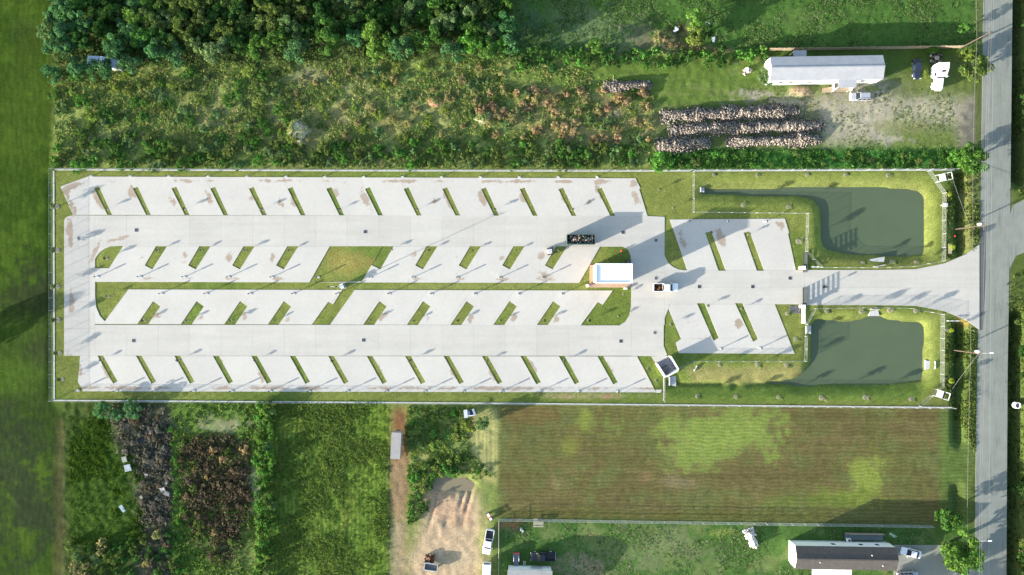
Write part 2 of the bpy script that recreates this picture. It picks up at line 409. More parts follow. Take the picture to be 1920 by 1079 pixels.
MOUNDS = [(563, 247, 19, 20, 1.5, (206, 196, 184)), (905, 222, 17, 13, 0.8, (200, 186, 178)), (815, 191, 14, 10, 0.5, (190, 136, 116)), (1500, 172, 24, 12, 0.8, (168, 146, 124)), (1243, 78, 26, 24, 0.6, (160, 144, 104))]
for cx, cy, rx, ry, h, c in MOUNDS:
    m = ell(cx, cy, rx, ry, 0.25); H += h*m*m*(3 - 2*m); paint(m, c, 0.95)
# fine relief; flat under the concrete and the road
HF = H + ROUGH*((fbm(GX, GY, 0.9, 41, 3) - 0.5)*2.0)
HF += 0.25*ROUGH*(fbm(GX, GY, 0.15, 43, 2) - 0.5)
flat = mask([(1826, -400), (1906, -400), (1896, 500), (1888, 1500), (1826, 1500)], 0.6)*(H > -0.2)
flat = np.maximum(flat, mask([(1885, 372), (1960, 330), (1960, 560), (1885, 520)], 0.6)*(H > -0.2))
flat = np.maximum(flat, mask(rect(1690, 1016, 1830, 1200), 0.6))
H = HF*(1 - flat)
H = np.where(mask(rect(96, 322, 1842, 748), 0.0) > 0, np.minimum(H, 0.055) + 0.045, H)
edge = np.clip(np.minimum.reduce([GX + 150, 150 - GX, GY + 92, 92 - GY])/4.0, 0, 1); H *= edge
C *= (0.80 + 0.4*n3)[..., None]
lum_ = (C @ np.array([0.3, 0.6, 0.1]))[..., None]; C[:] = (C*0.96 + lum_*0.04)*1.08; C[..., 2] *= np.where(C[..., 1] > C[..., 0]*1.04, 1.10, 1.0)
C *= (0.88 + 0.24*n2)[..., None]
def ground_z(x, y):
    i = int(round((x - gx[0])/STEP)); j = int(round((y - gy[0])/STEP))
    return float(H[min(max(j, 0), NY-1), min(max(i, 0), NX-1)])
def G(px, py):
    p = P(px, py); p.z = ground_z(p.x, p.y); return p

def ground_material():
    m = bpy.data.materials.new('soil_and_grass'); m.use_nodes = True
    n, l = m.node_tree.nodes, m.node_tree.links
    b = n['Principled BSDF']; b.inputs['Roughness'].default_value = 1.0; b.inputs['Specular IOR Level'].default_value = 0.05
    at = n.new('ShaderNodeAttribute'); at.attribute_name = 'Col'
    geo = n.new('ShaderNodeNewGeometry')
    nz = n.new('ShaderNodeTexNoise'); nz.inputs['Scale'].default_value = 2.2; nz.inputs['Detail'].default_value = 6; nz.inputs['Roughness'].default_value = 0.75
    l.new(geo.outputs['Position'], nz.inputs['Vector'])
    rp = n.new('ShaderNodeValToRGB'); rp.color_ramp.elements[0].position = 0.32; rp.color_ramp.elements[0].color = (0.70, 0.73, 0.70, 1)
    rp.color_ramp.elements[1].position = 0.68; rp.color_ramp.elements[1].color = (1.30, 1.27, 1.25, 1)
    l.new(nz.outputs['Fac'], rp.inputs['Fac'])
    mx = n.new('ShaderNodeMix'); mx.data_type = 'RGBA'; mx.blend_type = 'MULTIPLY'; mx.inputs[0].default_value = 1.0
    l.new(at.outputs['Color'], mx.inputs[6]); l.new(rp.outputs['Color'], mx.inputs[7])
    nf = n.new('ShaderNodeTexNoise'); nf.inputs['Scale'].default_value = 7.5; nf.inputs['Detail'].default_value = 3; nf.inputs['Roughness'].default_value = 0.7
    l.new(geo.outputs['Position'], nf.inputs['Vector'])
    r3 = n.new('ShaderNodeValToRGB'); r3.color_ramp.elements[0].position = 0.35; r3.color_ramp.elements[0].color = (0.55, 0.57, 0.55, 1); r3.color_ramp.elements[1].position = 0.65; r3.color_ramp.elements[1].color = (1.5, 1.47, 1.42, 1)
    l.new(nf.outputs['Fac'], r3.inputs['Fac'])
    mx2 = n.new('ShaderNodeMix'); mx2.data_type = 'RGBA'; mx2.blend_type = 'MULTIPLY'; mx2.inputs[0].default_value = 1.0
    l.new(mx.outputs[2], mx2.inputs[6]); l.new(r3.outputs['Color'], mx2.inputs[7])
    l.new(mx2.outputs[2], b.inputs['Base Color'])
    bp = n.new('ShaderNodeBump'); bp.inputs['Strength'].default_value = 0.5; bp.inputs['Distance'].default_value = 0.07
    n2_ = n.new('ShaderNodeTexNoise'); n2_.inputs['Scale'].default_value = 4.0; n2_.inputs['Detail'].default_value = 5
    l.new(geo.outputs['Position'], n2_.inputs['Vector'])
    l.new(n2_.outputs['Fac'], bp.inputs['Height']); l.new(bp.outputs['Normal'], b.inputs['Normal'])
    return m
M_GROUND = ground_material()
def row_material(name, period, direction, dark, distort=2.0):
    """ground with fine rows left by mower or drill"""
    m = M_GROUND.copy(); m.name = name; n, l = m.node_tree.nodes, m.node_tree.links
    b = n['Principled BSDF']; src = b.inputs['Base Color'].links[0].from_socket; geo = [x for x in n if x.type == 'NEW_GEOMETRY'][0]
    w = n.new('ShaderNodeTexWave'); w.bands_direction = direction; w.inputs['Scale'].default_value = 6.2832/20.0/period*1.0; w.inputs['Distortion'].default_value = distort; w.inputs['Detail'].default_value = 3; w.inputs['Detail Scale'].default_value = 0.6
    l.new(geo.outputs['Position'], w.inputs['Vector'])
    r = n.new('ShaderNodeValToRGB'); r.color_ramp.elements[0].position = 0.2; r.color_ramp.elements[0].color = (dark, dark, dark, 1); r.color_ramp.elements[1].position = 0.8; r.color_ramp.elements[1].color = (1.07, 1.07, 1.06, 1); l.new(w.outputs['Fac'], r.inputs['Fac'])
    x = n.new('ShaderNodeMix'); x.data_type = 'RGBA'; x.blend_type = 'MULTIPLY'; x.inputs[0].default_value = 1; l.new(src, x.inputs[6]); l.new(r.outputs['Color'], x.inputs[7]); l.new(x.outputs[2], b.inputs['Base Color'])
    return m
ROWS = {'mown_field': row_material('mown_rows', 0.85, 'Y', 0.87, 7.0), 'crop_field': row_material('drilled_rows', 1.0, 'X', 0.8, 4.0), 'pasture': row_material('pasture_rows', 1.3, 'X', 0.94, 9.0)}
STRUCT_LABEL = {
 'ground': ('open grassland stretching away beyond the photographed plots', 'ground'),
 'pasture': ('dark green mown pasture along the left edge of the picture', 'pasture'),
 'woodland_floor': ('shaded weedy floor under the dense wood at upper left', 'ground'),
 'meadow': ('weedy uneven meadow between the wood and the lot fence', 'meadow'),
 'lawn': ('rough green grass plot at the top right above the board fence', 'lawn'),
 'grass_strip': ('mown grass strip left of the long white mobile home', 'lawn'),
 'gravel_yard': ('patchy gravel and grass yard round the long white mobile home', 'yard'),
 'weed_strip': ('bright green weed strip between rubble rows and lot fence', 'ground'),
 'verge': ('mown grass verge and banks inside the chain link lot fence', 'lawn'),
 'mown_field': ('brown striped mown field with bright green patches below the ponds', 'field'),
 'back_lawn': ('green back lawn below the brown mown field', 'lawn'),
 'crop_field': ('overgrown green row crop field below the parking lot', 'field'),
 'brush_floor': ('dark ground under weeds and dead brush at lower left', 'ground'),
 'scrub_floor': ('light green ground round the brown withered patch', 'ground'),
 'dirt_yard': ('sandy dirt yard with a small muddy pool and track', 'yard'),
 'roadside': ('grass shoulders and ditches along the right hand road', 'ground')}
V_ALL = np.stack([GX, GY, H], -1).reshape(-1, 3); C_ALL = C.reshape(-1, 3)
fr = RID[:-1, :-1].reshape(-1)
idx = np.arange(NX*NY).reshape(NY, NX)
F_ALL = np.stack([idx[:-1, :-1], idx[:-1, 1:], idx[1:, 1:], idx[1:, :-1]], -1).reshape(-1, 4)
for r, nm in enumerate(REGIONS):
    F = F_ALL[fr == r]
    if len(F) == 0: continue
    u, inv = np.unique(F, return_inverse=True)
    V = V_ALL[u]; cc = C_ALL[u]; F = inv.reshape(F.shape)
    if nm == 'ground':
        o = len(V); B = 3000.0
        R = [(-B, -B), (B, -B), (B, B), (-B, B), (gx[0], gy[0]), (gx[-1], gy[0]), (gx[-1], gy[-1]), (gx[0], gy[-1])]
        V = np.vstack([V, [(x, y, 0.0) for x, y in R]]); cc = np.vstack([cc, [A(70, 90, 36)]*8])
        F = np.vstack([F, [[o, o+1, o+5, o+4], [o+1, o+2, o+6, o+5], [o+2, o+3, o+7, o+6], [o+3, o, o+4, o+7]]])
    ob = link(bpy.data.objects.new(nm, np_mesh(nm, V, F, ROWS.get(nm, M_GROUND), cc)))
    ob.data.polygons.foreach_set('use_smooth', [True]*len(ob.data.polygons))
    tag(ob, *STRUCT_LABEL[nm], kind='structure')
if 'ground' not in [o.name for o in COL.objects]:
    B = 3000.0
    R = [(-B, -B), (B, -B), (B, B), (-B, B), (gx[0], gy[0]), (gx[-1], gy[0]), (gx[-1], gy[-1]), (gx[0], gy[-1])]
    ob = link(bpy.data.objects.new('ground', np_mesh('ground', np.array([(x, y, 0.0) for x, y in R]), np.array([[0, 1, 5, 4], [1, 2, 6, 5], [2, 3, 7, 6], [3, 0, 4, 7]]), M_GROUND, np.array([A(70, 90, 36)]*8))))
    tag(ob, *STRUCT_LABEL['ground'], kind='structure')

# water
def water_material(name, col):
    m = material(name, col, rough=0.12, var=0.06, scale=0.15, bump=0.05, bscale=3.0, spec=0.35, coords='Object'); return m
def sheet(name, pts, z, mat, label, cat):
    me = MB().prism([(P(*p).x, P(*p).y) for p in pts], z - 0.02, z)
    return tag(me.build(name, mat), label, cat, kind='structure')
sheet('pond_water', rect(1305, 344, 1748, 490), WATER_Z, water_material('murky_water', A(98, 112, 84)), 'murky green water of the upper fenced pond', 'pond')
sheet('pond_water', rect(1248, 590, 1746, 730), WATER_Z, MATS['murky_water'], 'murky green water of the lower fenced pond', 'pond')
sheet('puddle', rect(800, 890, 898, 926), -0.45, water_material('muddy_water', A(150, 138, 112)), 'small muddy pool above the rilled sand', 'pool')
# ------------------------------------------------------------------ concrete truck park: every slab a piece of its own
def clip(poly, a, b, d=0.0):
    """keep the part of a convex polygon left of the line a->b (counter-clockwise inside), moved d inwards"""
    ex, ey = b[0]-a[0], b[1]-a[1]; L = math.hypot(ex, ey) or 1
    nx, ny = -ey/L, ex/L
    s = [(p[0]-a[0])*nx + (p[1]-a[1])*ny - d for p in poly]
    out = []
    for i in range(len(poly)):
        j = (i+1) % len(poly)
        if s[i] >= -1e-7: out.append(poly[i])
        if (s[i] > 1e-7 and s[j] < -1e-7) or (s[i] < -1e-7 and s[j] > 1e-7):
            t = s[i]/(s[i]-s[j]); out.append((poly[i][0]+t*(poly[j][0]-poly[i][0]), poly[i][1]+t*(poly[j][1]-poly[i][1])))
    return out
def ccw(poly):
    n = len(poly); a_ = sum(poly[i][0]*poly[(i+1) % n][1] - poly[(i+1) % n][0]*poly[i][1] for i in range(n))
    return poly if a_ > 0 else poly[::-1]
def area(poly):
    n = len(poly); return abs(sum(poly[i][0]*poly[(i+1) % n][1] - poly[(i+1) % n][0]*poly[i][1] for i in range(n)))/2 if n > 2 else 0
def inter(p, q, d=0.0):
    q = ccw(q)
    for i in range(len(q)):
        p = clip(p, q[i], q[(i+1) % len(q)], d)
        if len(p) < 3: return []
    return p
def minus(p, q):
    q = ccw(q); out = []
    for i in range(len(q)):
        a_, b_ = q[i], q[(i+1) % len(q)]
        o = clip(p, b_, a_)
        if len(o) > 2 and area(o) > 1e-3: out.append(o)
        p = clip(p, a_, b_)
        if len(p) < 3: break
    return out
def has(poly, x, y):
    poly = ccw(poly)
    return all((poly[(i+1) % len(poly)][0]-poly[i][0])*(y-poly[i][1]) - (poly[(i+1) % len(poly)][1]-poly[i][1])*(x-poly[i][0]) > -1e-9 for i in range(len(poly)))

def para(x, y, dx, dy, w, wx, wy): return [(x, y), (x + w, y + 0.0), (x + w + dx, y + dy), (x + dx, y + dy)]
HOLES = []
ISLANDS = []
for i in range(14):
    x = 177 + 72.5*i; t = 2.0*i/13
    HOLES.append([(x, 353.6 + t), (x + 9, 350.4 + t), (x + 33.6, 403.2 + t), (x + 24.7, 403.2 + t)]); ISLANDS.append(('top row', i, 14, x + 26, 392 + t))
for i in range(14):
    x = 183 + 72.1*i; t = 1.5*i/13
    HOLES.append([(x, 667 + t), (x + 10.7, 667 + t), (x + 38, 715.5 + t), (x + 29.5, 719.5 + t)]); ISLANDS.append(('bottom row', i, 14, x + 9, 675 + t))
R2X = [293, 374.4, 457, 539.2, 800, 881.5, 963, 1043]
for i, x in enumerate(R2X):
    HOLES.append([(x, 462), (x + 20.6, 462), (x - 7, 505.5), (x - 21.3, 498)]); ISLANDS.append(('upper middle row', i, 8, x + 4, 470))
R3X = [256.9, 338.6, 420, 502, 681, 763, 844.6, 925, 1006.6]
for i, x in enumerate(R3X):
    HOLES.append([(x, 609.5), (x + 20.6, 609.5), (x + 44, 575), (x + 30.5, 565)]); ISLANDS.append(('lower middle row', i, 9, x + 14, 601))
# planted end islands, the big brown island and the median, cut into convex pieces
HOLES += [[(178.7, 503.3), (178.7, 486), (183, 479), (189, 472), (198, 466), (208, 462.3), (231.6, 461.5), (204.9, 503.3)],
          [(717.4, 462), (738.4, 462), (713.2, 505.5), (696.8, 497.6)], [(618.7, 462), (717.4, 462), (679, 528), (580.2, 530)],
          [(178.7, 529), (241, 543), (197, 603), (187, 592), (180.5, 576), (178.7, 556)], [(178.7, 529), (1090, 531), (1090, 545), (241, 543)],
          [(642.3, 543), (666, 543), (618.7, 609.5), (601, 609.5)], [(584.6, 609.5), (601.5, 609.5), (626.5, 571.7), (615.5, 566.3)],
          [(1086, 531), (1125, 463), (1168, 463), (1177, 468), (1182, 479), (1183.5, 500), (1183.5, 545), (1086, 545)],
          [(1149, 545), (1183.5, 545), (1183, 575), (1180, 592), (1172, 604), (1161, 610.5), (1104, 610.5)], [(1088.5, 610.5), (1106, 610.5), (1130, 571.7), (1120.7, 567)],
          [(1322.4, 437), (1333.5, 434), (1361, 508), (1347, 508)], [(1394.3, 437), (1405.5, 434), (1432.7, 508), (1419, 508)],
          [(1306.7, 569), (1320.9, 569), (1347.5, 633.8), (1338, 639.5)], [(1378.2, 569), (1391.8, 569), (1421, 636), (1412, 641)],
          [(1195, 670), (1221, 669), (1245, 705), (1245, 731), (1228.7, 731)]]
STAINS = []
rs = random.Random(5)
for i in range(15):
    x = 150 + 72.5*i
    STAINS.append((x + 34 + rs.uniform(-8, 8), 362 + rs.uniform(-4, 18), rs.uniform(10, 24), rs.uniform(3, 6), math.atan2(50, 24), rs.uniform(0.6, 1.0)))
    STAINS.append((x + rs.uniform(0, 60), 341, rs.uniform(14, 36), 2.5, 0.0, rs.uniform(0.4, 0.9)))
    if rs.random() < 0.5: STAINS.append((x + 14, 380, rs.uniform(5, 12), 3.5, math.atan2(50, 24), 0.8))
    STAINS.append((x + 50, 690 + rs.uniform(-4, 16), rs.uniform(10, 22), rs.uniform(3, 5), math.atan2(50, 24), rs.uniform(0.6, 1.0)))
    STAINS.append((x + rs.uniform(0, 60), 728, rs.uniform(20, 40), 2.2, 0.0, rs.uniform(0.5, 0.9)))
for x in R2X: STAINS += [(x - 20 + rs.uniform(-10, 0), 478 + rs.uniform(-4, 6), rs.uniform(6, 12), 5, 1.9, rs.uniform(0.5, 1)), (x - 20, 524, rs.uniform(10, 26), 2, 0, rs.uniform(0.4, 0.8))]
for x in R3X: STAINS += [(x + 38, 594 + rs.uniform(-4, 6), rs.uniform(6, 12), 5, 2.2, rs.uniform(0.5, 0.95))]
STAINS += [(132, 352, 30, 4, -0.35, 1), (134, 384, 30, 3.5, 1.1, 1), (132, 440, 30, 4, 1.5, 1), (135, 570, 26, 4, 1.5, 0.9), (140, 682, 22, 7, 1.0, 1), (180, 470, 24, 3, 2.0, 0.9), (222, 448, 20, 3, -0.25, 0.9),
           (1352, 447, 18, 6, 1.2, 1), (1280, 450, 26, 6, 1.3, 0.6), (1465, 425, 12, 6, 1.2, 0.8), (1385, 607, 9, 6, 0.3, 0.9), (1325, 632, 16, 3, -0.2, 0.6), (1300, 606, 12, 4, 0.4, 0.6), (1186, 345, 10, 6, 1.2, 0.8), (1020, 515, 14, 4, 0.2, 0.8), (1180, 420, 4, 14, 0, 0.3)]
def stain_at(x, y):
    v = 0.0
    for sx, sy, L, W, an, k in STAINS:
        dx, dy = x - sx, y - sy
        if abs(dx) > 60 or abs(dy) > 60: continue
        u = dx*math.cos(an) + dy*math.sin(an); w = -dx*math.sin(an) + dy*math.cos(an)
        v = max(v, k*math.exp(-(u/(L*1.1))**2 - (w/(W*1.35))**2))
    return v
def concrete_material(name, col, tracks=0.0):
    m = bpy.data.materials.new(name); m.use_nodes = True
    n, l = m.node_tree.nodes, m.node_tree.links
    b = n['Principled BSDF']; b.inputs['Roughness'].default_value = 0.9; b.inputs['Specular IOR Level'].default_value = 0.15
    geo = n.new('ShaderNodeNewGeometry'); at = n.new('ShaderNodeAttribute'); at.attribute_name = 'Stain'; oi = n.new('ShaderNodeObjectInfo')
    def noise(sc, det, rg=0.6):
        t = n.new('ShaderNodeTexNoise'); t.inputs['Scale'].default_value = sc; t.inputs['Detail'].default_value = det; t.inputs['Roughness'].default_value = rg
        l.new(geo.outputs['Position'], t.inputs['Vector']); return t.outputs['Fac']
    def math_(op, a_, b_):
        t = n.new('ShaderNodeMath'); t.operation = op
        for k, v in ((0, a_), (1, b_)):
            if isinstance(v, (int, float)): t.inputs[k].default_value = v
            else: l.new(v, t.inputs[k])
        return t.outputs[0]
    def ramp(f, p0, p1, c0, c1):
        r = n.new('ShaderNodeValToRGB'); r.color_ramp.elements[0].position = p0; r.color_ramp.elements[1].position = p1
        r.color_ramp.elements[0].color = (*c0, 1); r.color_ramp.elements[1].color = (*c1, 1); l.new(f, r.inputs['Fac']); return r.outputs['Color']
    def mul(c1, c2):
        x = n.new('ShaderNodeMix'); x.data_type = 'RGBA'; x.blend_type = 'MULTIPLY'; x.inputs[0].default_value = 1; l.new(c1, x.inputs[6]); l.new(c2, x.inputs[7]); return x.outputs[2]
    base = ramp(noise(0.12, 6, 0.7), 0.3, 0.7, [c*0.93 for c in col], [min(c*1.05, 0.9) for c in col])
    base = mul(base, ramp(noise(1.3, 5, 0.7), 0.25, 0.6, (0.93, 0.93, 0.925), (1, 1, 1)))
    base = mul(base, ramp(oi.outputs['Random'], 0, 1, (0.965, 0.965, 0.965), (1.02, 1.02, 1.015)))
    if tracks:
        mp = n.new('ShaderNodeMapping'); mp.inputs['Scale'].default_value = (0.04, 0.55, 1); l.new(geo.outputs['Position'], mp.inputs['Vector'])
        tn = n.new('ShaderNodeTexNoise'); tn.inputs['Scale'].default_value = 1.0; tn.inputs['Detail'].default_value = 6; tn.inputs['Roughness'].default_value = 0.6; l.new(mp.outputs[0], tn.inputs['Vector'])
        base = mul(base, ramp(tn.outputs['Fac'], 0.38, 0.58, (1 - tracks, 1 - tracks, 1 - tracks*0.9), (1, 1, 1)))
    f = math_('ADD', at.outputs['Fac'], math_('MULTIPLY', math_('SUBTRACT', noise(0.55, 7, 0.75), 0.5), 1.7))
    st = n.new('ShaderNodeMapRange'); st.inputs[1].default_value = 0.33; st.inputs[2].default_value = 0.50; l.new(f, st.inputs[0])
    sm = math_('MULTIPLY', st.outputs[0], math_('ADD', 0.42, math_('MULTIPLY', noise(0.3, 3), 0.8)))
    x = n.new('ShaderNodeMix'); x.data_type = 'RGBA'; l.new(sm, x.inputs[0]); l.new(base, x.inputs[6]); x.inputs[7].default_value = (*A(194, 172, 150, 1.88), 1)
    # small dark specks and drips
    sp = n.new('ShaderNodeMapRange'); sp.inputs[1].default_value = 0.70; sp.inputs[2].default_value = 0.78; l.new(noise(0.9, 8, 0.8), sp.inputs[0])
    y = n.new('ShaderNodeMix'); y.data_type = 'RGBA'; l.new(math_('MULTIPLY', sp.outputs[0], 0.5), y.inputs[0]); l.new(x.outputs[2], y.inputs[6]); y.inputs[7].default_value = (*A(150, 142, 134, 1.88), 1)
    l.new(y.outputs[2], b.inputs['Base Color'])
    MATS[name] = m; return m
M_STALL = concrete_material('pale_concrete', A(240, 235, 226, 1.88)); M_LANE = concrete_material('worn_concrete', A(236, 231, 221, 1.88), 0.06)

LOT = thing('parking_lot', P(650, 536)); tag(LOT, 'pale concrete truck park with grass islands inside the fence', 'parking lot', kind='structure')
DRIVE = thing('driveway', P(1650, 540)); tag(DRIVE, 'pale concrete driveway between the two ponds from gate to road', 'driveway', kind='structure')
TOPZ = 0.12
def slab(poly, mat, parent, sub=7.0):
    poly = inter(ccw(poly), poly, 0.075)
    if len(poly) < 3 or area(poly) < 4: return
    xs = [p[0] for p in poly]; ys = [p[1] for p in poly]
    holes = [h for h in HOLES if max(q[0] for q in h) > min(xs) and min(q[0] for q in h) < max(xs) and max(q[1] for q in h) > min(ys) and min(q[1] for q in h) < max(ys)]
    V, F, key, sv = [], [], {}, []
    z = TOPZ + rs.uniform(-0.004, 0.004)
    off = parent.location
    def vid(x, y, zz):
        k = (round(x, 3), round(y, 3), zz)
        if k not in key:
            key[k] = len(V); p = P(x, y, zz); V.append((p.x - off.x, p.y - off.y, zz)); sv.append(stain_at(x, y))
        return key[k]
    nx, ny = max(1, int(math.ceil((max(xs)-min(xs))/sub))), max(1, int(math.ceil((max(ys)-min(ys))/sub)))
    sx, sy = (max(xs)-min(xs))/nx, (max(ys)-min(ys))/ny
    for i in range(nx):
        for j in range(ny):
            x0, y0 = min(xs)+i*sx, min(ys)+j*sy
            c = inter([(x0, y0), (x0+sx, y0), (x0+sx, y0+sy), (x0, y0+sy)], poly)
            ps = [c] if len(c) > 2 else []
            for h in holes: ps = [r for p in ps for r in minus(p, h)]
            for p in ps:
                p = ccw(p)
                F.append([vid(x, y, z) for x, y in p][::-1])
                for k in range(len(p)):
                    a_, b_ = p[k], p[(k+1) % len(p)]
                    L = math.hypot(b_[0]-a_[0], b_[1]-a_[1])
                    if L < 1e-4: continue
                    mx_, my_ = (a_[0]+b_[0])/2 + (b_[1]-a_[1])/L*0.02, (a_[1]+b_[1])/2 - (b_[0]-a_[0])/L*0.02
                    if not has(poly, mx_, my_) or any(has(h, mx_, my_) for h in holes):
                        F.append([vid(*a_, z), vid(*b_, z), vid(*b_, -0.1), vid(*a_, -0.1)])
    if not F: return
    me = bpy.data.meshes.new('slab'); me.from_pydata(V, [], [f for f in F if len(set(f)) > 2])
    at = me.attributes.new('Stain', 'FLOAT', 'POINT'); at.data.foreach_set('value', sv)
    me.materials.append(mat); me.update()
    o = bpy.data.objects.new('slab', me); link(o, parent)
def strips(poly, lines, mat, parent):
    """cut a convex polygon by (a, b) lines in order and lay one slab for each strip"""
    rest = ccw(poly)
    for a_, b_ in lines:
        p = clip(rest, b_, a_); rest = clip(rest, a_, b_)
        if len(p) > 2: slab(p, mat, parent)
        if len(rest) < 3: return
    slab(rest, mat, parent)
def vlines(x0, x1, step, sl=0.0, y=0.0): # lines with slope sl (dx for each dy) through (x, y), the part to their left first
    return [((x + sl*2000, y + 2000), (x - sl*2000, y - 2000)) for x in np.arange(x0, x1, step)]
strips([(113.5, 350.4), (165.5, 331.5), (1192, 334.7), (1214, 405.5), (137.7, 403.5)], vlines(177, 1150, 72.5, 24.6/50, 353), M_STALL, LOT)
slab([(1192, 336), (1201, 354), (1193, 358)], M_STALL, LOT)
strips([(121, 667.5), (1195, 668.5), (1230, 736), (145, 734), (146.5, 716)], vlines(188, 1150, 72.1, 27/50, 667), M_STALL, LOT)
slab([(1228.7, 731), (1242, 730), (1238, 737), (1230, 737)], M_STALL, LOT)
strips([(178.7, 463), (1125, 463), (1086, 531), (178.7, 529)], vlines(231, 1086, 82.2, -27/43.0, 462), M_STALL, LOT)
strips([(241, 543), (1149, 545), (1104, 610), (197, 608)], vlines(257+10, 1100, 81.7, -30/44.0, 609.5), M_STALL, LOT)
slab([(178.7, 556), (241, 543), (197, 608), (178.7, 608)], M_STALL, LOT)
slab(rect(1125, 463, 1183.5, 500), M_LANE, LOT); slab([(1149, 560), (1183.5, 560), (1183.5, 609.5), (1110, 609.5)], M_LANE, LOT)
def grid_slabs(x0, y0, x1, y1, nx, ny, mat, parent):
    for i in range(nx):
        for j in range(ny):
            slab(rect(x0+(x1-x0)*i/nx, y0+(y1-y0)*j/ny, x0+(x1-x0)*(i+1)/nx, y0+(y1-y0)*(j+1)/ny), mat, parent)
grid_slabs(178.7, 404.5, 1183.5, 463, 17, 1, M_LANE, LOT)
grid_slabs(178.7, 609.5, 1183.5, 667.5, 17, 1, M_LANE, LOT)
slab([(120.6, 463), (120.6, 415), (123, 409), (129, 405.6), (137.7, 404), (178.7, 404.5), (178.7, 463)], M_LANE, LOT)
grid_slabs(120.6, 463, 178.7, 667.5, 1, 4, M_LANE, LOT)
slab([(1183.5, 405.5), (1214, 405.5), (1246.2, 407), (1246, 463), (1183.5, 463)], M_LANE, LOT)
grid_slabs(1183.5, 463, 1246, 609.5, 1, 3, M_LANE, LOT)
HOLES.append([(1246, 479.6), (1253, 493.8), (1262, 501), (1272, 505.5), (1288.4, 507.5), (1255.6, 412), (1246, 408)])
slab([(1246, 478), (1300, 507), (1246, 507)], M_LANE, LOT)
slab([(1183.5, 609.5), (1244.5, 609.5), (1244, 668), (1183.5, 668)], M_LANE, LOT); slab([(1244, 648), (1251, 666.5), (1244, 667.5)], M_LANE, LOT)
slab([(1221, 668.7), (1251, 667), (1253, 671), (1229, 682)], M_LANE, LOT)
for x0, x1 in ((1246, 1311), (1311, 1378), (1378, 1444), (1444, 1508)):
    slab(rect(x0, 507, x1, 539), M_LANE, LOT); slab(rect(x0, 539, x1, 571), M_LANE, LOT)
slab([(1246, 571), (1256, 571), (1253, 579), (1246, 600)], M_LANE, LOT)
strips([(1255.6, 412), (1471.5, 410.3), (1492, 507), (1288.4, 507)], vlines(1322, 1460, 72, 25/72.0, 437), M_STALL, LOT)
slab([(1471.5, 410.5), (1479.4, 437), (1471, 443)], M_STALL, LOT)
strips([(1256, 571), (1452.6, 571), (1477, 632), (1277, 636), (1253, 579)], vlines(1313, 1450, 71.5, 29/68.0, 571), M_STALL, LOT)
strips([(1277, 636), (1477, 632), (1490, 664), (1272.5, 662.5), (1267, 642.5)], vlines(1340, 1470, 72, 29/68.0, 636), M_STALL, LOT)
DP = [(1508, 506.5, 572.5), (1575, 506.5, 572.5), (1642, 506.5, 572.5), (1717, 505, 574), (1771, 494, 584), (1812, 476.5, 601), (1836, 459, 619)]
for (x0, t0, b0), (x1, t1, b1) in zip(DP[:-1], DP[1:]):
    slab([(x0, t0), (x1, t1), (x1, 540), (x0, 540)], M_LANE, DRIVE); slab([(x0, 540), (x1, 540), (x1, b1), (x0, b0)], M_LANE, DRIVE)
YARD_SLAB = thing('concrete_pad', P(1735, 1050)); tag(YARD_SLAB, 'grey concrete car pad beside the dark roofed mobile home', 'pad', kind='structure')
M_PAD = concrete_material('grey_concrete', A(178, 180, 168, 1.9))
for x0, x1 in ((1676, 1710), (1710, 1746), (1746, 1782)):
    slab([(x0, 1022), (x1, 1022), (x1, 1052), (x0, 1052)], M_PAD, YARD_SLAB); slab([(x0, 1052), (x1, 1052), (x1, 1110), (x0, 1110)], M_PAD, YARD_SLAB)
slab([(1782, 1062), (1828, 1040), (1827, 1110), (1782, 1110)], M_PAD, YARD_SLAB)

# road, patched edge and side road
def asphalt_material(name, col):
    m = material(name, col, rough=0.9, var=0.10, scale=0.35, bump=0.25, bscale=9, spec=0.2)
    n, l = m.node_tree.nodes, m.node_tree.links
    rp = [x for x in n if x.type == 'VALTORGB'][0]; b = n['Principled BSDF']
    geo = n.new('ShaderNodeNewGeometry'); mp = n.new('ShaderNodeMapping'); mp.inputs['Scale'].default_value = (1.6, 0.10, 1)
    l.new(geo.outputs['Position'], mp.inputs['Vector'])
    nz = n.new('ShaderNodeTexNoise'); nz.inputs['Scale'].default_value = 1.0; nz.inputs['Detail'].default_value = 7; nz.inputs['Roughness'].default_value = 0.7
    l.new(mp.outputs[0], nz.inputs['Vector'])
    r2 = n.new('ShaderNodeValToRGB'); r2.color_ramp.elements[0].position = 0.30; r2.color_ramp.elements[0].color = (0.62, 0.62, 0.62, 1)
    r2.color_ramp.elements[1].position = 0.48; r2.color_ramp.elements[1].color = (1, 1, 1, 1)
    l.new(nz.outputs['Fac'], r2.inputs['Fac'])
    x = n.new('ShaderNodeMix'); x.data_type = 'RGBA'; x.blend_type = 'MULTIPLY'; x.inputs[0].default_value = 1
    l.new(rp.outputs['Color'], x.inputs[6]); l.new(r2.outputs['Color'], x.inputs[7]); l.new(x.outputs[2], b.inputs['Base Color'])
    return m
def XY(pts): return [(P(*p).x, P(*p).y) for p in pts]
M_ROAD = asphalt_material('old_asphalt', A(166, 170, 160, 1.9)); M_PATCH = asphalt_material('patched_asphalt', A(118, 122, 120, 1.9))
ROADP = [(1846, -160), (1838, 430), (1830, 800), (1826, 1240), (1886, 1240), (1889, 700), (1894, 400), (1900, -160)]
tag(MB().prism(XY(ROADP), -0.2, 0.05).build('road', M_ROAD), 'grey two lane asphalt road along the right edge', 'road', kind='structure')
tag(MB().prism(XY([(1893, 405), (1900, 385), (1925, 372), (2150, 340), (2150, 560), (1925, 472), (1905, 480), (1893, 505)]), -0.2, 0.044).build('side_road', M_ROAD), 'grey side road leaving the main road at the right edge', 'road', kind='structure')
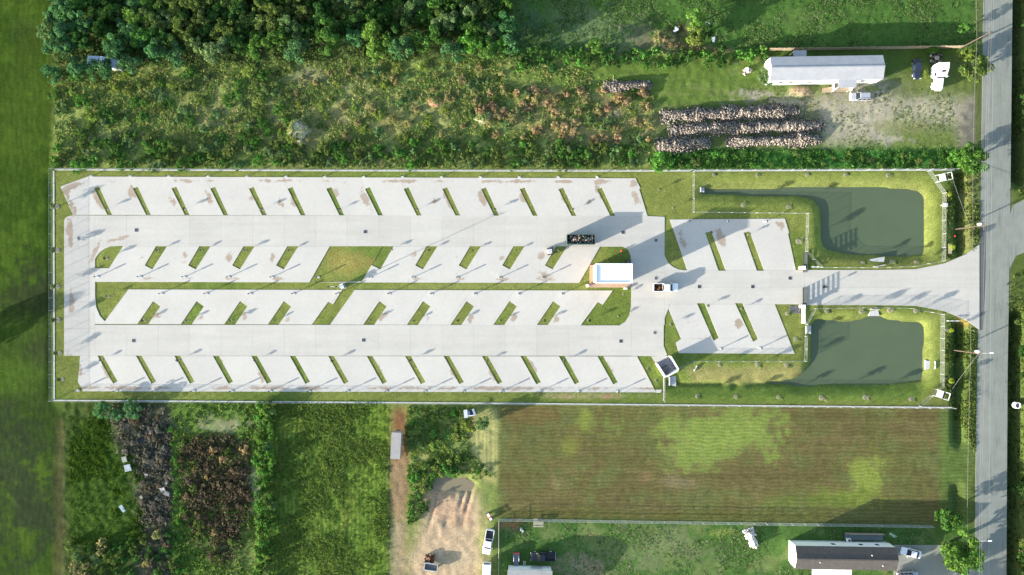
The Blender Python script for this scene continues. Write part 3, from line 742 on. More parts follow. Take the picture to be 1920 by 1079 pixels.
tag(MB().prism(XY([(1838, 428), (1849, 424), (1848, 520), (1843, 619), (1833, 620)]), 0.03, 0.056).build('asphalt_patch', M_PATCH), 'darker asphalt patch where the driveway meets the road', 'road patch', kind='structure')
M_CHALK = material('faded_line', A(176, 178, 170), var=0.1)
tag(MB().prism(XY([(1864, -160), (1865, -160), (1859, 430), (1853, 1240), (1852, 1240), (1858, 430)]), 0.03, 0.0555).build('road_seam', M_CHALK), 'thin pale seam along the road between its lanes', 'road marking', kind='structure')
# ------------------------------------------------------------------ shared plain materials
M_WHITE = material('white_paint', (0.78, 0.78, 0.77), rough=0.5, var=0.05, scale=0.8)
M_GALV = material('galvanised_steel', (0.62, 0.64, 0.65), rough=0.45, var=0.1, metal=0.3)
M_DARK = material('black_metal', (0.03, 0.03, 0.034), rough=0.5, var=0.2)
M_GLASS = material('dark_glass', (0.015, 0.02, 0.026), rough=0.18, var=0.1, spec=0.3)
M_RUBBER = material('tyre_rubber', (0.025, 0.025, 0.026), rough=0.9, var=0.2)
M_WOOD = material('weathered_wood', (0.30, 0.24, 0.17), rough=0.9, var=0.25, scale=2.5, bump=0.2)
M_POLE = material('pole_wood', (0.075, 0.058, 0.044), rough=0.9, var=0.25, scale=2.0)
M_CURB = material('kerb_concrete', (0.42, 0.42, 0.41), rough=0.9, var=0.12, scale=1.0)
M_IRON = material('cast_iron', (0.10, 0.10, 0.105), rough=0.7, var=0.25, scale=4)
M_RED = material('red_paint', (0.55, 0.04, 0.03), rough=0.5, var=0.15)

# ------------------------------------------------------------------ drains and manholes
gr = MB()
gr.box((0, 0, 0.0), (0.95, 0.95, 0.02)); GRATE_F = gr.mesh('drain_frame', M_CURB)
gb = MB().box((0, 0, 0), (0.74, 0.05, 0.02)).mesh('bar', M_IRON)
def drain(px, py, label):
    t = thing('storm_drain', P(px, py, TOPZ + 0.012), 0, label, 'drain', 'storm drain grates in the concrete')
    link(bpy.data.objects.new('frame', GRATE_F), t)
    MB().box((0, 0, 0.013), (0.76, 0.76, 0.01)).build('pit', M_DARK, t)
    for k in range(6):
        o = link(bpy.data.objects.new('bar', gb), t); o.location = (0, -0.3 + 0.12*k, 0.03)
for px, py, w in ((256, 432, 'at the left end of the upper lane'), (685, 435, 'midway along the upper lane'), (1168, 436, 'right of the open skip in the upper lane'), (251, 639, 'at the left end of the lower lane'),
                  (682, 638, 'midway along the lower lane'), (1164, 640, 'at the right end of the lower lane'), (1311, 538, 'in front of the white pickup'), (1411, 538, 'in the entrance lane, midway to the gate'), (1481, 522, 'just inside the entrance gate')):
    drain(px, py, 'square iron storm drain grate ' + w)
MH = MB().lathe([(0.42, -0.01), (0.42, 0.012), (0.36, 0.02), (0.0, 0.022)], 20).mesh('cover', M_IRON); MR = MB().lathe([(0.55, -0.02), (0.55, 0.006), (0.43, 0.008)], 20).mesh('ring', M_CURB)
for px, py, w in ((148, 447, 'in the left cross lane near the fence'), (1230, 451, 'in the cross lane above the pickup'), (1230, 522, 'just above the white pickup'), (1228, 624, 'in the cross lane above the bin enclosure')):
    t = thing('manhole', P(px, py, TOPZ + 0.012), 0, 'round dark manhole cover ' + w, 'manhole', 'manhole covers')
    link(bpy.data.objects.new('cover', MH), t); link(bpy.data.objects.new('ring', MR), t)

# ------------------------------------------------------------------ power pedestals at the stall heads
ped = [('base', MB().box((0, 0, 0.04), (0.7, 0.5, 0.08)).mesh('base', M_CURB)), ('post', MB().box((0, 0, 0.55), (0.14, 0.14, 1.0)).mesh('post', M_GALV)),
       ('box', MB().box((0, 0, 1.12), (0.30, 0.24, 0.5)).mesh('box', M_GALV)), ('cap', MB().box((0, 0, 1.385), (0.34, 0.28, 0.03)).mesh('cap', M_DARK))]
def pedestal(px, py, label, z=0.05):
    t = thing('power_pedestal', P(px, py, z), 0, label, 'pedestal', 'power pedestals at the heads of the stalls')
    for nm, me in ped: link(bpy.data.objects.new(nm, me), t)
for i in range(14): pedestal(172 + 72.9*i, 331.0 + 0.12*i, 'grey power pedestal on the top verge, %s of the top row' % nth(i, 14), 0.02)
for i in range(15): pedestal(147 + 72.2*i, 732.3 + 0.12*i, 'grey power pedestal by the bottom verge, %s of the bottom row' % nth(i, 15), TOPZ)
px2 = [184, 264, 347, 430, 511, 597, 695, 775, 858, 938, 1018]
for i, x in enumerate(px2): pedestal(x, 519 + 0.2*i, 'grey power pedestal above the grass median, %s of the upper middle row' % nth(i, 11), TOPZ if i != 5 else 0.03)
px3 = [304, 388, 470, 551, 633, 730, 809, 891, 973, 1054]
for i, x in enumerate(px3): pedestal(x, 550.5 + 0.1*i, 'grey power pedestal below the grass median, %s of the lower middle row' % nth(i, 10), TOPZ)
pedestal(1350, 654, 'grey power pedestal in the small lower lot, nearer the bin enclosure', TOPZ); pedestal(1424, 653, 'grey power pedestal in the small lower lot, nearer the gate', TOPZ)
for i, x in enumerate((1290, 1362, 1434)): pedestal(x, 416, 'grey power pedestal at the top of the small upper lot, %s' % ('leftmost of three', 'middle of three', 'rightmost of three')[i], TOPZ)

# lighting columns with an electrical cabinet by the median
def light_column(px, py, h, label, z=0.05, head=True):
    t = thing('light_column', P(px, py, z), 0, label, 'lamp post', 'tall lighting columns of the truck park')
    MB().lathe([(0.3, 0), (0.3, 0.5), (0.0, 0.51)], 12).build('footing', M_CURB, t)
    MB().tube((0, 0, 0.4), (0, 0, h), 0.10, 0.06).build('pole', M_GALV, t)
    a_ = MB().box((0, 0, h), (1.6, 0.08, 0.08)).build('arm', M_GALV, t)
    for s in (-1, 1): MB().box((s*0.85, 0, h + 0.02), (0.5, 0.3, 0.12)).build('lamp_head', M_DARK, t)
light_column(640, 538, 8.0, 'grey twin lamp column beside the cabinet on the grass median')
t = thing('electrical_cabinet', P(644, 537, 0.04), 25, 'dark grey electrical cabinet on the grass median by the big brown island', 'cabinet')
MB().box((0, 0, 0.06), (1.0, 1.3, 0.12)).build('plinth', M_CURB, t); MB().box((0, 0, 0.85), (0.7, 1.1, 1.5)).build('housing', material('cabinet_grey', (0.16, 0.18, 0.19), rough=0.5), t)
MB().box((0, 0, 1.63), (0.8, 1.2, 0.06)).build('lid', M_GALV, t)
for s in (-1, 1): MB().box((-0.36, s*0.27, 0.85), (0.03, 0.5, 1.4)).build('door', M_GALV, t)

# ------------------------------------------------------------------ saplings with a mulch ring
M_LEAFO = leaf_material('tree_leaves', 'Col', True, 0.42)
def leaf_cloud(name, seed, blobs, n, size, flat=0.35, low=0.55, high=1.35):
    """many leaf-sized faces spread near the surface of several overlapping blobs (x, y, z, r)"""
    r = np.random.RandomState(seed)
    bl = np.array(blobs); w = bl[:, 3]**2; k = r.choice(len(bl), n, p=w/w.sum())
    d = r.normal(size=(n, 3)); d /= np.linalg.norm(d, axis=1)[:, None]
    d[:, 2] = np.where(r.rand(n) < 0.7, np.abs(d[:, 2]), d[:, 2])
    rad = bl[k, 3]*(0.55 + 0.5*r.rand(n)**0.6)
    c = bl[k, :3] + d*rad[:, None]*np.array([1, 1, 0.85])
    nrm = d*0.8 + r.normal(size=(n, 3))*flat + np.array([0, 0, 0.35]); nrm /= np.linalg.norm(nrm, axis=1)[:, None]
    u = np.cross(nrm, r.normal(size=(n, 3))); u /= np.linalg.norm(u, axis=1)[:, None]; v = np.cross(nrm, u)
    s = (size*(0.6 + 0.8*r.rand(n)))[:, None]
    V = np.stack([c - u*s*0.9, c - v*s*0.5 + u*s*0.1, c + u*s*1.0, c + v*s*0.5 + u*s*0.1], 1).reshape(-1, 3)
    F = np.arange(4*n).reshape(n, 4)
    tone = low + (high - low)*r.rand(n); blobtone = 0.8 + 0.4*r.rand(len(bl)); tone = tone*blobtone[k]
    hue = 1 + (r.rand(n, 3) - 0.5)*0.22
    cc = np.repeat(np.clip(tone[:, None]*hue, 0, 2), 4, axis=0)
    return np_mesh(name, V, F, M_LEAFO, cc)
M_MULCH = material('mulch', (0.20, 0.18, 0.14), rough=1.0, var=0.3, scale=5, bump=0.4)
SAP = []
for k in range(3):
    r = random.Random(k); bl = [(r.uniform(-.3, .3), r.uniform(-.3, .3), 1.5 + r.uniform(-.3, .5), r.uniform(0.3, 0.55)) for _ in range(7)]
    SAP.append(leaf_cloud('sapling_crown', 100 + k, bl, 260, 0.14))
STAKE = MB().tube((0, 0, 0), (0.05, 0.02, 1.6), 0.045, 0.02, 6).tube((0.02, 0, 0.9), (0.2, 0.12, 1.4), 0.02, 0.01, 5).tube((0.02, 0, 1.0), (-0.18, -0.1, 1.5), 0.02, 0.01, 5).mesh('trunk', M_POLE)
MULCH = MB().lathe([(0.62, -0.05), (0.55, 0.05), (0.3, 0.08), (0.0, 0.06)], 9).mesh('mulch_ring', M_MULCH)
GRASSY = [veg(132, 142, 96), veg(110, 132, 72), veg(96, 118, 70)]
rt = random.Random(11)
def sapling(px, py, label, group='staked saplings with mulch rings', sc=1.0, col=None):
    t = thing('young_tree', G(px, py), rt.uniform(0, 360), label, 'young tree', group)
    s = sc*rt.uniform(0.8, 1.15); t.scale = (s, s, s)
    o = link(bpy.data.objects.new('crown', rt.choice(SAP)), t); o.color = (*(col or rt.choice(GRASSY)), 1)
    link(bpy.data.objects.new('trunk', STAKE), t); link(bpy.data.objects.new('mulch_ring', MULCH), t)
for i, (row, k, n, x, y) in enumerate(ISLANDS):
    if (row in ('top row', 'bottom row') and k % 2 == 1): continue
    sapling(x, y, 'small pale sapling on the %s grass island of the %s' % (nth(k, n) if k else 'leftmost', row), 'saplings on the grass islands', 0.55)
for px, py, w in ((201, 485, 'in the rounded left end island'), (204, 556, 'in the left end of the grass median'), (735, 468, 'in the right corner of the big brown island'), (1160, 593, 'in the rounded island below the white roofed building, right'),
                  (1104, 601, 'in the rounded island below the white roofed building, left'), (1168, 552, 'in the island just below the white roofed building'), (1236, 356, 'on the grass left of the upper pond fence'), (1262, 390, 'on the grass above the triangular island'), (1270, 484, 'in the triangular island above the entrance lane'),
                  (1258, 608, 'in the triangular island below the entrance lane'), (1326, 573, 'in the first island of the small lower lot'), (1390, 579, 'in the second island of the small lower lot'), (1332, 436, 'in the first island of the small upper lot'), (1403, 440, 'in the second island of the small upper lot'), (1215, 692, 'in the grass wedge left of the bin enclosure, upper'),
                  (1230, 713, 'in the grass wedge left of the bin enclosure, lower')):
    sapling(px, py, 'small pale sapling ' + w, 'saplings on the grass islands', 0.6)
for row, pts in (('top bank of the upper pond', [(1339, 328), (1420, 329), (1513, 328), (1585, 328), (1665, 329)]), ('lower bank of the upper pond', [(1394, 385), (1478, 388)]), ('driveway side of the upper pond', [(1618, 493), (1673, 492), (1718, 492)]),
                 ('driveway side of the lower pond', [(1550, 583), (1615, 583), (1668, 582), (1717, 583)]), ('fence line above the lower pond inlet', [(1349, 684), (1420, 684), (1475, 685)]), ('bottom bank of the lower pond', [(1308, 743), (1380, 744), (1460, 745), (1540, 746), (1622, 745), (1708, 748)]),
                 ('verge inside the gate', [(1497, 453), (1476, 588), (1492, 636)]), ('left verge by the pasture', [(108, 388), (109, 470), (109, 538), (110, 600), (113, 662), (118, 711)])):
    for i, (px, py) in enumerate(pts):
        sapling(px, py, 'staked sapling with mulch ring on the %s, %s' % (row, nth(i, len(pts)) if 'left verge' not in row and 'inside' not in row else WORDS[i] + ' from the top'))
for i, (px, py) in enumerate([(1773, 366), (1775, 463), (1776, 620), (1774, 712)]):
    sapling(px, py, 'bright yellow green little tree outside the pond fence, %s from the top' % WORDS[i], 'yellow green trees by the pond fences', 1.0, A(170, 190, 70))

# ------------------------------------------------------------------ white-roofed building
c = P(1144, 514, 0.0)
t = thing('pump_house', c, 0, 'flat white roofed building on a tan slab in the middle of the truck park', 'building')
HB = 5.9; w_, d_ = 64*S, 33*S
M_TANW = material('tan_render', (0.46, 0.33, 0.24), rough=0.9, var=0.08, scale=0.8); M_ROOFW = material('white_roof_membrane', (0.82, 0.83, 0.84), rough=0.6, var=0.03, scale=0.5)
MB().prism([((1106-1144)*S, (514-497)*S), ((1183-1144)*S, (514-497)*S), ((1183-1144)*S, (514-539.5)*S), ((1105-1144)*S, (514-539.5)*S)], -0.1, 0.2).build('apron', material('tan_apron', A(206, 178, 152), var=0.08), t)
MB().box((0, 0, HB/2), (w_, d_, HB)).build('wall', M_TANW, t)
rf = MB().box((0, 0, HB + 0.05), (w_ + 0.3, d_ + 0.3, 0.14)).build('roof', M_ROOFW, t)
for nm, cc, dd in (('parapet', (0, d_/2 + 0.05, HB + 0.22), (w_ + 0.4, 0.25, 0.24)), ('parapet', (0, -d_/2 - 0.05, HB + 0.22), (w_ + 0.4, 0.25, 0.24)), ('parapet', (w_/2 + 0.08, 0, HB + 0.219), (0.24, d_ - 0.15, 0.24)), ('parapet', (-w_/2 - 0.08, 0, HB + 0.219), (0.24, d_ - 0.15, 0.24))):
    MB().box(cc, dd).build(nm, M_WHITE, rf)
MB().box((-1.5, -d_/2 - 0.03, 1.2), (1.1, 0.08, 2.1)).build('door', M_GALV, t)
for x in (-3.2, 1.0, 2.8):
    f = MB().box((x, -d_/2 - 0.03, 1.8), (1.0, 0.07, 1.0)).build('window', M_WHITE, t); MB().box((x, -d_/2 - 0.075, 1.8), (0.84, 0.03, 0.84)).build('pane', M_GLASS, f)
t = thing('air_conditioner', P(1178, 491, 0.05), 0, 'dark air conditioning unit at the back corner of the white roofed building', 'air conditioner')
MB().box((0, 0, 0.5), (1.0, 0.9, 0.9)).build('casing', material('dark_casing', (0.05, 0.055, 0.06), rough=0.5), t); MB().lathe([(0.36, 0), (0.36, 0.04), (0.08, 0.06), (0, 0.06)], 16, (0, 0, 0.95)).build('fan_grille', M_IRON, t)
t = thing('water_tank', P(1101.5, 536, 0.03), 0, 'small white cylinder tank left of the white roofed building', 'tank')
MB().lathe([(0.33, 0), (0.35, 0.1), (0.35, 1.0), (0.2, 1.15)], 16).build('drum', M_WHITE, t); MB().lathe([(0.1, 1.15), (0.1, 1.25), (0, 1.26)], 10).build('lid', M_GALV, t)
t = thing('waste_box', P(1172.5, 541.5, 0.03), 0, 'small white box below the white roofed building', 'box')
MB().box((0, 0, 0.3), (0.7, 0.45, 0.6)).build('box_body', M_WHITE, t); MB().box((0, 0, 0.62), (0.76, 0.5, 0.05)).build('lid', M_GALV, t)
t = thing('fire_hydrant', P(1164.5, 470.5, 0.03), 0, 'red fire hydrant in the grass above the white roofed building', 'hydrant', 'fire hydrants')
def hydrant_parts(t):
    MB().lathe([(0.2, 0), (0.2, 0.08), (0.13, 0.1), (0.13, 0.6), (0.17, 0.62), (0.15, 0.75), (0.05, 0.85), (0, 0.86)], 12).build('barrel', M_RED, t)
    MB().tube((-0.24, 0, 0.45), (0.24, 0, 0.45), 0.06).build('outlet', M_RED, t); MB().tube((0, 0, 0.45), (0, -0.24, 0.45), 0.08).build('pumper_outlet', M_RED, t)
hydrant_parts(t)
hydrant_parts(thing('fire_hydrant', G(1790.5, 443), 0, 'red fire hydrant on the verge between pond and road', 'hydrant', 'fire hydrants'))

# ------------------------------------------------------------------ bin enclosure
t = thing('bin_enclosure', P(1246.5, 688, 0.03), 0, 'white walled bin enclosure beside the small lower lot', 'enclosure')
def W(px, py): return ((px-1246.5)*S, (688-py)*S)
e0, e1, e2, e3 = W(1229.5, 682), W(1244.5, 705.5), W(1269, 692), W(1254.5, 668)
MB().prism([e0, e1, e2, e3], -0.1, 0.14).build('floor', material('grey_floor', A(150, 152, 160), var=0.15, scale=1.2), t)
M_WALLW = material('white_block', (0.74, 0.74, 0.75), rough=0.8, var=0.05)
for a_, b_, nm in ((e0, e1, 'wall'), (e1, e2, 'wall'), (e2, e3, 'wall')):
    a_, b_ = Vector((*a_, 0)), Vector((*b_, 0)); m_ = (a_+b_)/2; an = math.atan2(b_.y-a_.y, b_.x-a_.x)
    w = MB().box((m_.x, m_.y, 1.05), ((b_-a_).length + 0.22, 0.22, 2.1), an).build(nm, M_WALLW, t)
    MB().box((m_.x, m_.y, 2.13), ((b_-a_).length + 0.3, 0.3, 0.06), an).build('coping', M_WHITE, w)
t = thing('waste_bin', P(1247, 691, 0.17), 30, 'dark steel waste bin standing inside the white walled enclosure', 'bin')
MB().loft([(-0.75, 0.55, 0.12, 1.1, 0.05), (0.75, 0.6, 0.12, 1.25, 0.05)]).build('body', M_DARK, t); MB().box((0, 0, 1.22), (1.6, 1.3, 0.05), 0, -0.1).build('lid', M_IRON, t)
for s in (-1, 1):
    for u in (-1, 1): MB().tube((u*0.55, s*0.4 - 0.04, 0.08), (u*0.55, s*0.4 + 0.04, 0.08), 0.08).build('castor', M_RUBBER, t)

# ------------------------------------------------------------------ open skip with scrap, small loader
t = thing('roll_off_skip', P(1087.5, 450.5, TOPZ), 0, 'long dark green open skip standing in the upper lane', 'skip')
M_SKIP = material('skip_green', (0.045, 0.085, 0.08), rough=0.6, var=0.3, scale=1.5)
L_, W_, H_ = 6.6, 2.3, 2.25
MB().box((0, 0, 0.25), (L_, W_ - 0.1, 0.14)).build('floor', M_SKIP, t)
for s in (-1, 1):
    w = MB().box((0, s*(W_/2 - 0.05), 0.2 + H_/2), (L_, 0.08, H_)).build('side_wall', M_SKIP, t)
    MB().box((0, s*(W_/2 - 0.05), 0.2 + H_), (L_ + 0.05, 0.14, 0.12)).build('top_rail', M_SKIP, w)
    for k in range(9): MB().box((-3.0 + 0.75*k, s*(W_/2 + 0.04), 0.2 + H_/2), (0.1, 0.1, H_ - 0.1)).build('rib', M_SKIP, w)
    MB().box((s*(L_/2 - 0.04), 0, 0.2 + H_/2), (0.08, W_ - 0.2, H_)).build('end_wall', M_SKIP, t)
    for u in (-1, 1): MB().tube((u*2.6, s*0.9 - 0.1, 0.12), (u*2.6, s*0.9 + 0.1, 0.12), 0.12).build('roller', M_IRON, t)
def scrap(name, loc, spanx, spany, z, n, seed, cols, label, size=0.35, dome=0.4):
    r = np.random.RandomState(seed); V, F, cc = [], [], []
    for i in range(n):
        x, y = r.uniform(-1, 1)*spanx, r.uniform(-1, 1)*spany
        zz = z + dome*(1 - (x/spanx)**2*0.6 - (y/spany)**2*0.4)*r.rand()
        d = size*r.uniform(0.3, 1.4, 3)*np.array([1.5, 0.8, 0.4]); M = Matrix.Rotation(r.uniform(0, 6.3), 3, 'Z') @ Matrix.Rotation(r.normal()*0.35, 3, 'X') @ Matrix.Rotation(r.normal()*0.35, 3, 'Y')
        o = len(V); c_ = cols[r.randint(len(cols))]
        for sz in (-1, 1):
            for sy in (-1, 1):
                for sx in (-1, 1):
                    p = M @ Vector((sx*d[0]/2, sy*d[1]/2, sz*d[2]/2)); V.append((x + p.x, y + p.y, zz + p.z)); cc.append([q*r.uniform(0.85, 1.15) for q in c_])
        F += [[o+q for q in f] for f in ((0, 2, 3, 1), (4, 5, 7, 6), (0, 1, 5, 4), (2, 6, 7, 3), (0, 4, 6, 2), (1, 3, 7, 5))]
    o = link(bpy.data.objects.new(name, np_mesh(name, np.array(V), np.array(F), leaf_material('scrap_colours_' + str(seed), 'Col', False, 0.0), np.array(cc)))); o.location = loc
    return tag(o, label, 'scrap', kind='stuff')
scrap('scrap_heap', P(1087.5, 450.5, TOPZ), 2.9, 0.85, 1.8, 170, 3, [A(60, 66, 60), A(90, 96, 96), A(200, 190, 180), A(224, 190, 160), A(150, 170, 190), A(40, 44, 46), A(180, 120, 100), A(70, 90, 70)], 'heap of mixed scrap boards and sheets inside the open skip')
M_LOADER = material('grey_machine', (0.42, 0.43, 0.44), rough=0.5, var=0.12)
t = thing('compact_loader', P(1031.5, 472, TOPZ), 5, 'small grey compact loader beside the open skip', 'loader')
MB().loft([(-0.75, 0.5, 0.3, 0.85, 0.1), (0.1, 0.55, 0.3, 1.05, 0.1), (0.4, 0.5, 0.3, 0.8, 0.1)]).build('body', M_LOADER, t)
MB().box((0.55, 0, 0.5), (0.22, 1.95, 0.6)).build('bucket', M_DARK, t); MB().box((-0.1, 0, 1.75), (0.9, 1.0, 0.07)).build('canopy', M_LOADER, t)
for u in (-0.45, 0.3):
    for s in (-1, 1):
        MB().tube((u - 0.05, s*0.42, 0.9), (u - 0.05, s*0.42, 1.74), 0.035).build('canopy_post', M_DARK, t); MB().tube((u, s*0.58, 0.33), (u, s*0.8, 0.33), 0.33, n=14).build('wheel', M_RUBBER, t)

# concrete outfalls at the pond edges
def outfall(px, py, rz, label, w=1.8, l=2.2, z=-0.55):
    t = thing('pond_outfall', P(px, py, z), rz, label, 'outfall', 'concrete outfalls at the ponds')
    MB().prism([(-l/2, -w/2), (l/2, -w*0.75), (l/2, w*0.75), (-l/2, w/2)], -0.5, 0.12).build('apron', M_CURB, t)
    MB().box((-l/2 - 0.1, 0, 0.25), (0.2, w + 0.3, 0.7)).build('headwall', M_CURB, t); MB().tube((-l/2 - 0.02, 0, 0.28), (-l/2 + 0.04, 0, 0.28), 0.26, n=14).build('pipe_mouth', M_DARK, t)
outfall(1647, 491, 100, 'white concrete outfall on the driveway side of the upper pond', 2.4, 1.8, -0.25); outfall(1640, 587, -90, 'white concrete outfall on the driveway side of the lower pond', 1.7, 1.5, -0.3); outfall(1744, 685, 180, 'white concrete outfall on the road side of the lower pond', 1.5, 2.0, -0.3)
outfall(1262, 715, 0, 'grey concrete outfall at the left tip of the lower pond', 1.8, 1.5, -0.25); outfall(1517, 619, 0, 'small pale outfall at the left bank of the lower pond', 1.4, 1.2, -0.4); outfall(1318, 356, 0, 'small grey outfall at the left tip of the upper pond', 0.8, 0.8, -0.4)
outfall(1298, 688, 150, 'pale concrete inlet below the slanting pond fence', 1.2, 1.4, -0.15)
# ------------------------------------------------------------------ chain link fences
def chain_link_material(name, col, frac=0.085):
    m = bpy.data.materials.new(name); m.use_nodes = True
    n, l = m.node_tree.nodes, m.node_tree.links
    b = n['Principled BSDF']; b.inputs['Base Color'].default_value = (*col, 1); b.inputs['Roughness'].default_value = 0.5
    tc = n.new('ShaderNodeTexCoord'); sp = n.new('ShaderNodeSeparateXYZ'); l.new(tc.outputs['Object'], sp.inputs[0])
    def M(op, a_, b_=None):
        t = n.new('ShaderNodeMath'); t.operation = op
        for k, v in ((0, a_), (1, b_)):
            if v is None: continue
            if isinstance(v, (int, float)): t.inputs[k].default_value = v
            else: l.new(v, t.inputs[k])
        return t.outputs[0]
    w = []
    for op in ('ADD', 'SUBTRACT'):
        f = M('FRACT', M('MULTIPLY', M(op, sp.outputs[0], sp.outputs[2]), 14.0))
        w.append(M('LESS_THAN', M('ABSOLUTE', M('SUBTRACT', f, 0.5)), frac))
    hit = M('MAXIMUM', w[0], w[1])
    tr = n.new('ShaderNodeBsdfTransparent'); ms = n.new('ShaderNodeMixShader')
    l.new(hit, ms.inputs[0]); l.new(tr.outputs[0], ms.inputs[1]); l.new(b.outputs[0], ms.inputs[2]); l.new(ms.outputs[0], n['Material Output'].inputs['Surface'])
    return m
M_LINK = chain_link_material('chain_link', (0.26, 0.29, 0.28), 0.045); M_FPOST = material('fence_tube', (0.34, 0.36, 0.36), rough=0.4, var=0.06)
POSTM = {}
def fence(pts, h, label, step=3.0, strip=0.0, rails=(1.0,), group='chain link fences', mat=None, post=None):
    mat = mat or M_LINK; post = post or M_FPOST
    p0 = P(*pts[0]); t = thing('chain_link_fence', (p0.x, p0.y, 0.0), 0, label, 'fence', group)
    if h not in POSTM: POSTM[h] = MB().tube((0, 0, -0.6), (0, 0, h + 0.06), 0.045, n=6).mesh('post', post)
    done = set()
    for a_, b_ in zip(pts[:-1], pts[1:]):
        A_, B_ = P(*a_) - p0, P(*b_) - p0; d = B_ - A_; L = d.length; an = math.atan2(d.y, d.x); k = max(1, int(round(L/step)))
        for q in range(k + 1):
            c_ = A_ + d*q/k; key = (round(c_.x, 1), round(c_.y, 1))
            if key in done: continue
            done.add(key); o = link(bpy.data.objects.new('post', POSTM[h]), t); o.location = (c_.x, c_.y, max(-0.5, ground_z(c_.x + p0.x, c_.y + p0.y) if strip == 0 else 0.0))
        pm = bpy.data.meshes.new('wire_mesh'); pm.from_pydata([(0, 0, 0.03), (L, 0, 0.03), (L, 0, h), (0, 0, h)], [], [(0, 1, 2, 3)]); pm.materials.append(mat)
        o = link(bpy.data.objects.new('wire_mesh', pm), t); o.location = A_; o.rotation_euler = (0, 0, an)
        for f in rails:
            MB().tube(A_ + Vector((0, 0, h*f)), B_ + Vector((0, 0, h*f)), (0.035 if len(rails) == 3 else 0.014), n=6).build('rail', post, t)
        if strip:
            n_ = Vector((-d.y, d.x, 0))/L*strip/2; MB().prism([(A_-n_)[:2], (B_-n_)[:2], (B_+n_)[:2], (A_+n_)[:2]], -0.2, 0.09 + 0.003*len(done) % 0.01).build('mow_strip', M_CURB, t)
    return t
fence([(101, 318.5), (700, 320.5), (1200, 321), (1789, 319)], 1.9, 'long chain link fence along the top of the truck park', strip=0.30)
fence([(101, 321), (102, 749)], 1.9, 'chain link fence between the truck park and the left pasture', strip=0.30)
fence([(101, 751), (935, 756.5), (1784, 764.5)], 1.9, 'long chain link fence along the bottom of the truck park', strip=0.30)
fence([(1299, 323), (1299, 399), (1512, 401), (1510, 472), (1538, 502), (1640, 502.5), (1710, 500), (1766, 490), (1767, 363), (1739, 322)], 1.5, 'chain link fence round the upper pond', rails=(1.0, 0.04))
fence([(1244.5, 752), (1244.5, 706.5)], 1.5, 'short upright run of chain link fence below the bin enclosure', rails=(1.0, 0.04), strip=0.15)
fence([(1270, 691), (1300, 677.5), (1508, 677.5), (1510, 608), (1526, 579), (1640, 577), (1705, 578.5), (1764, 589.5), (1763, 724), (1722, 761)], 1.5, 'chain link fence round the lower pond', rails=(1.0, 0.04))
fence([(935, 1110), (935.5, 973), (1745, 985.5)], 1.6, 'chain link fence between the brown field and the back lawn', rails=(1.0, 0.5, 0.06))
# side barrier: board fence on the top right plot
t = thing('board_fence', P(1440, 95.5), 0, 'weathered board fence behind the long white mobile home', 'fence')
pm = MB().box((0, 0, 0.9), (0.28, 0.03, 1.8)).mesh('board', M_WOOD); ps = MB().box((0, 0, 0.9), (0.10, 0.10, 1.9)).mesh('post', M_POLE)
A_, B_ = Vector((0, 0, 0)), P(1800, 90.5) - P(1440, 95.5); n_ = int(B_.length/0.3); an = math.atan2(B_.y, B_.x)
for k in range(n_):
    if 26 < k < 30: continue
    c_ = B_*(k + 0.5)/n_; o = link(bpy.data.objects.new('board', pm), t); o.location = (c_.x, c_.y + rs.uniform(-0.02, 0.02), rs.uniform(-0.06, 0.05)); o.rotation_euler = (rs.uniform(-0.03, 0.03), 0, an + rs.uniform(-0.03, 0.03))
for k in range(19):
    c_ = B_*k/18; o = link(bpy.data.objects.new('post', ps), t); o.location = (c_.x, c_.y + 0.09, 0)
for z in (0.4, 1.4): MB().tube(A_ + Vector((0, 0.05, z)), B_ + Vector((0, 0.05, z)), 0.05, n=4).build('rail', M_WOOD, t)

# ------------------------------------------------------------------ sliding entrance gate
M_GATE = material('gate_dark', (0.05, 0.06, 0.06), rough=0.5, var=0.2)
def gate_leaf(px, y0, y1, label):
    L = (y1 - y0)*S; t = thing('sliding_gate', P(px, (y0+y1)/2, TOPZ), 0, label, 'gate', 'leaves of the sliding entrance gate')
    for k in range(7): MB().box((0, 0, 0.25 + 0.25*k), (0.06, L, 0.13)).build('slat', M_GATE, t)
    for s in (-1, -0.33, 0.33, 1): MB().box((0.07, s*(L/2 - 0.05), 0.95), (0.08, 0.08, 1.75)).build('upright', M_GATE, t)
    MB().box((0, 0, 0.07), (0.5, L, 0.1)).build('track_beam', M_GATE, t)
    for s in (-1, 1): MB().tube((0.0, s*L*0.35, 0.05), (0.1, s*L*0.35, 0.05), 0.08).build('roller', M_IRON, t)
gate_leaf(1507.5, 474, 511, 'dark slatted sliding gate leaf above the driveway, slid open'); gate_leaf(1506.5, 540, 573, 'dark slatted sliding gate leaf across the lower half of the driveway')
for py, w in ((503, 'upper'), (575, 'lower')):
    t = thing('gate_pillar', P(1500.5, py, 0.02), 0, 'white gate pillar at the %s side of the driveway' % w, 'pillar', 'white gate pillars')
    MB().box((0, 0, 0.9), (0.7, 0.7, 1.8)).build('shaft', M_WHITE, t); MB().box((0, 0, 1.86), (0.9, 0.9, 0.12)).build('cap', M_WHITE, t); MB().box((0.5, 0, 0.6), (0.3, 0.5, 1.0)).build('motor_box', M_GALV, t)
t = thing('gate_guide', P(1504.5, 592, 0.02), 0, 'white double rail gate guide below the driveway', 'gate rail')
for x in (-0.22, 0.22):
    MB().box((x, 0, 0.95), (0.12, 3.6, 0.12)).build('top_rail', M_WHITE, t); MB().box((x, 0, 0.3), (0.12, 3.6, 0.12)).build('bottom_rail', M_WHITE, t)
    for y in (-1.7, 0, 1.7): MB().box((x, y, 0.5), (0.1, 0.1, 1.0)).build('post', M_WHITE, t)
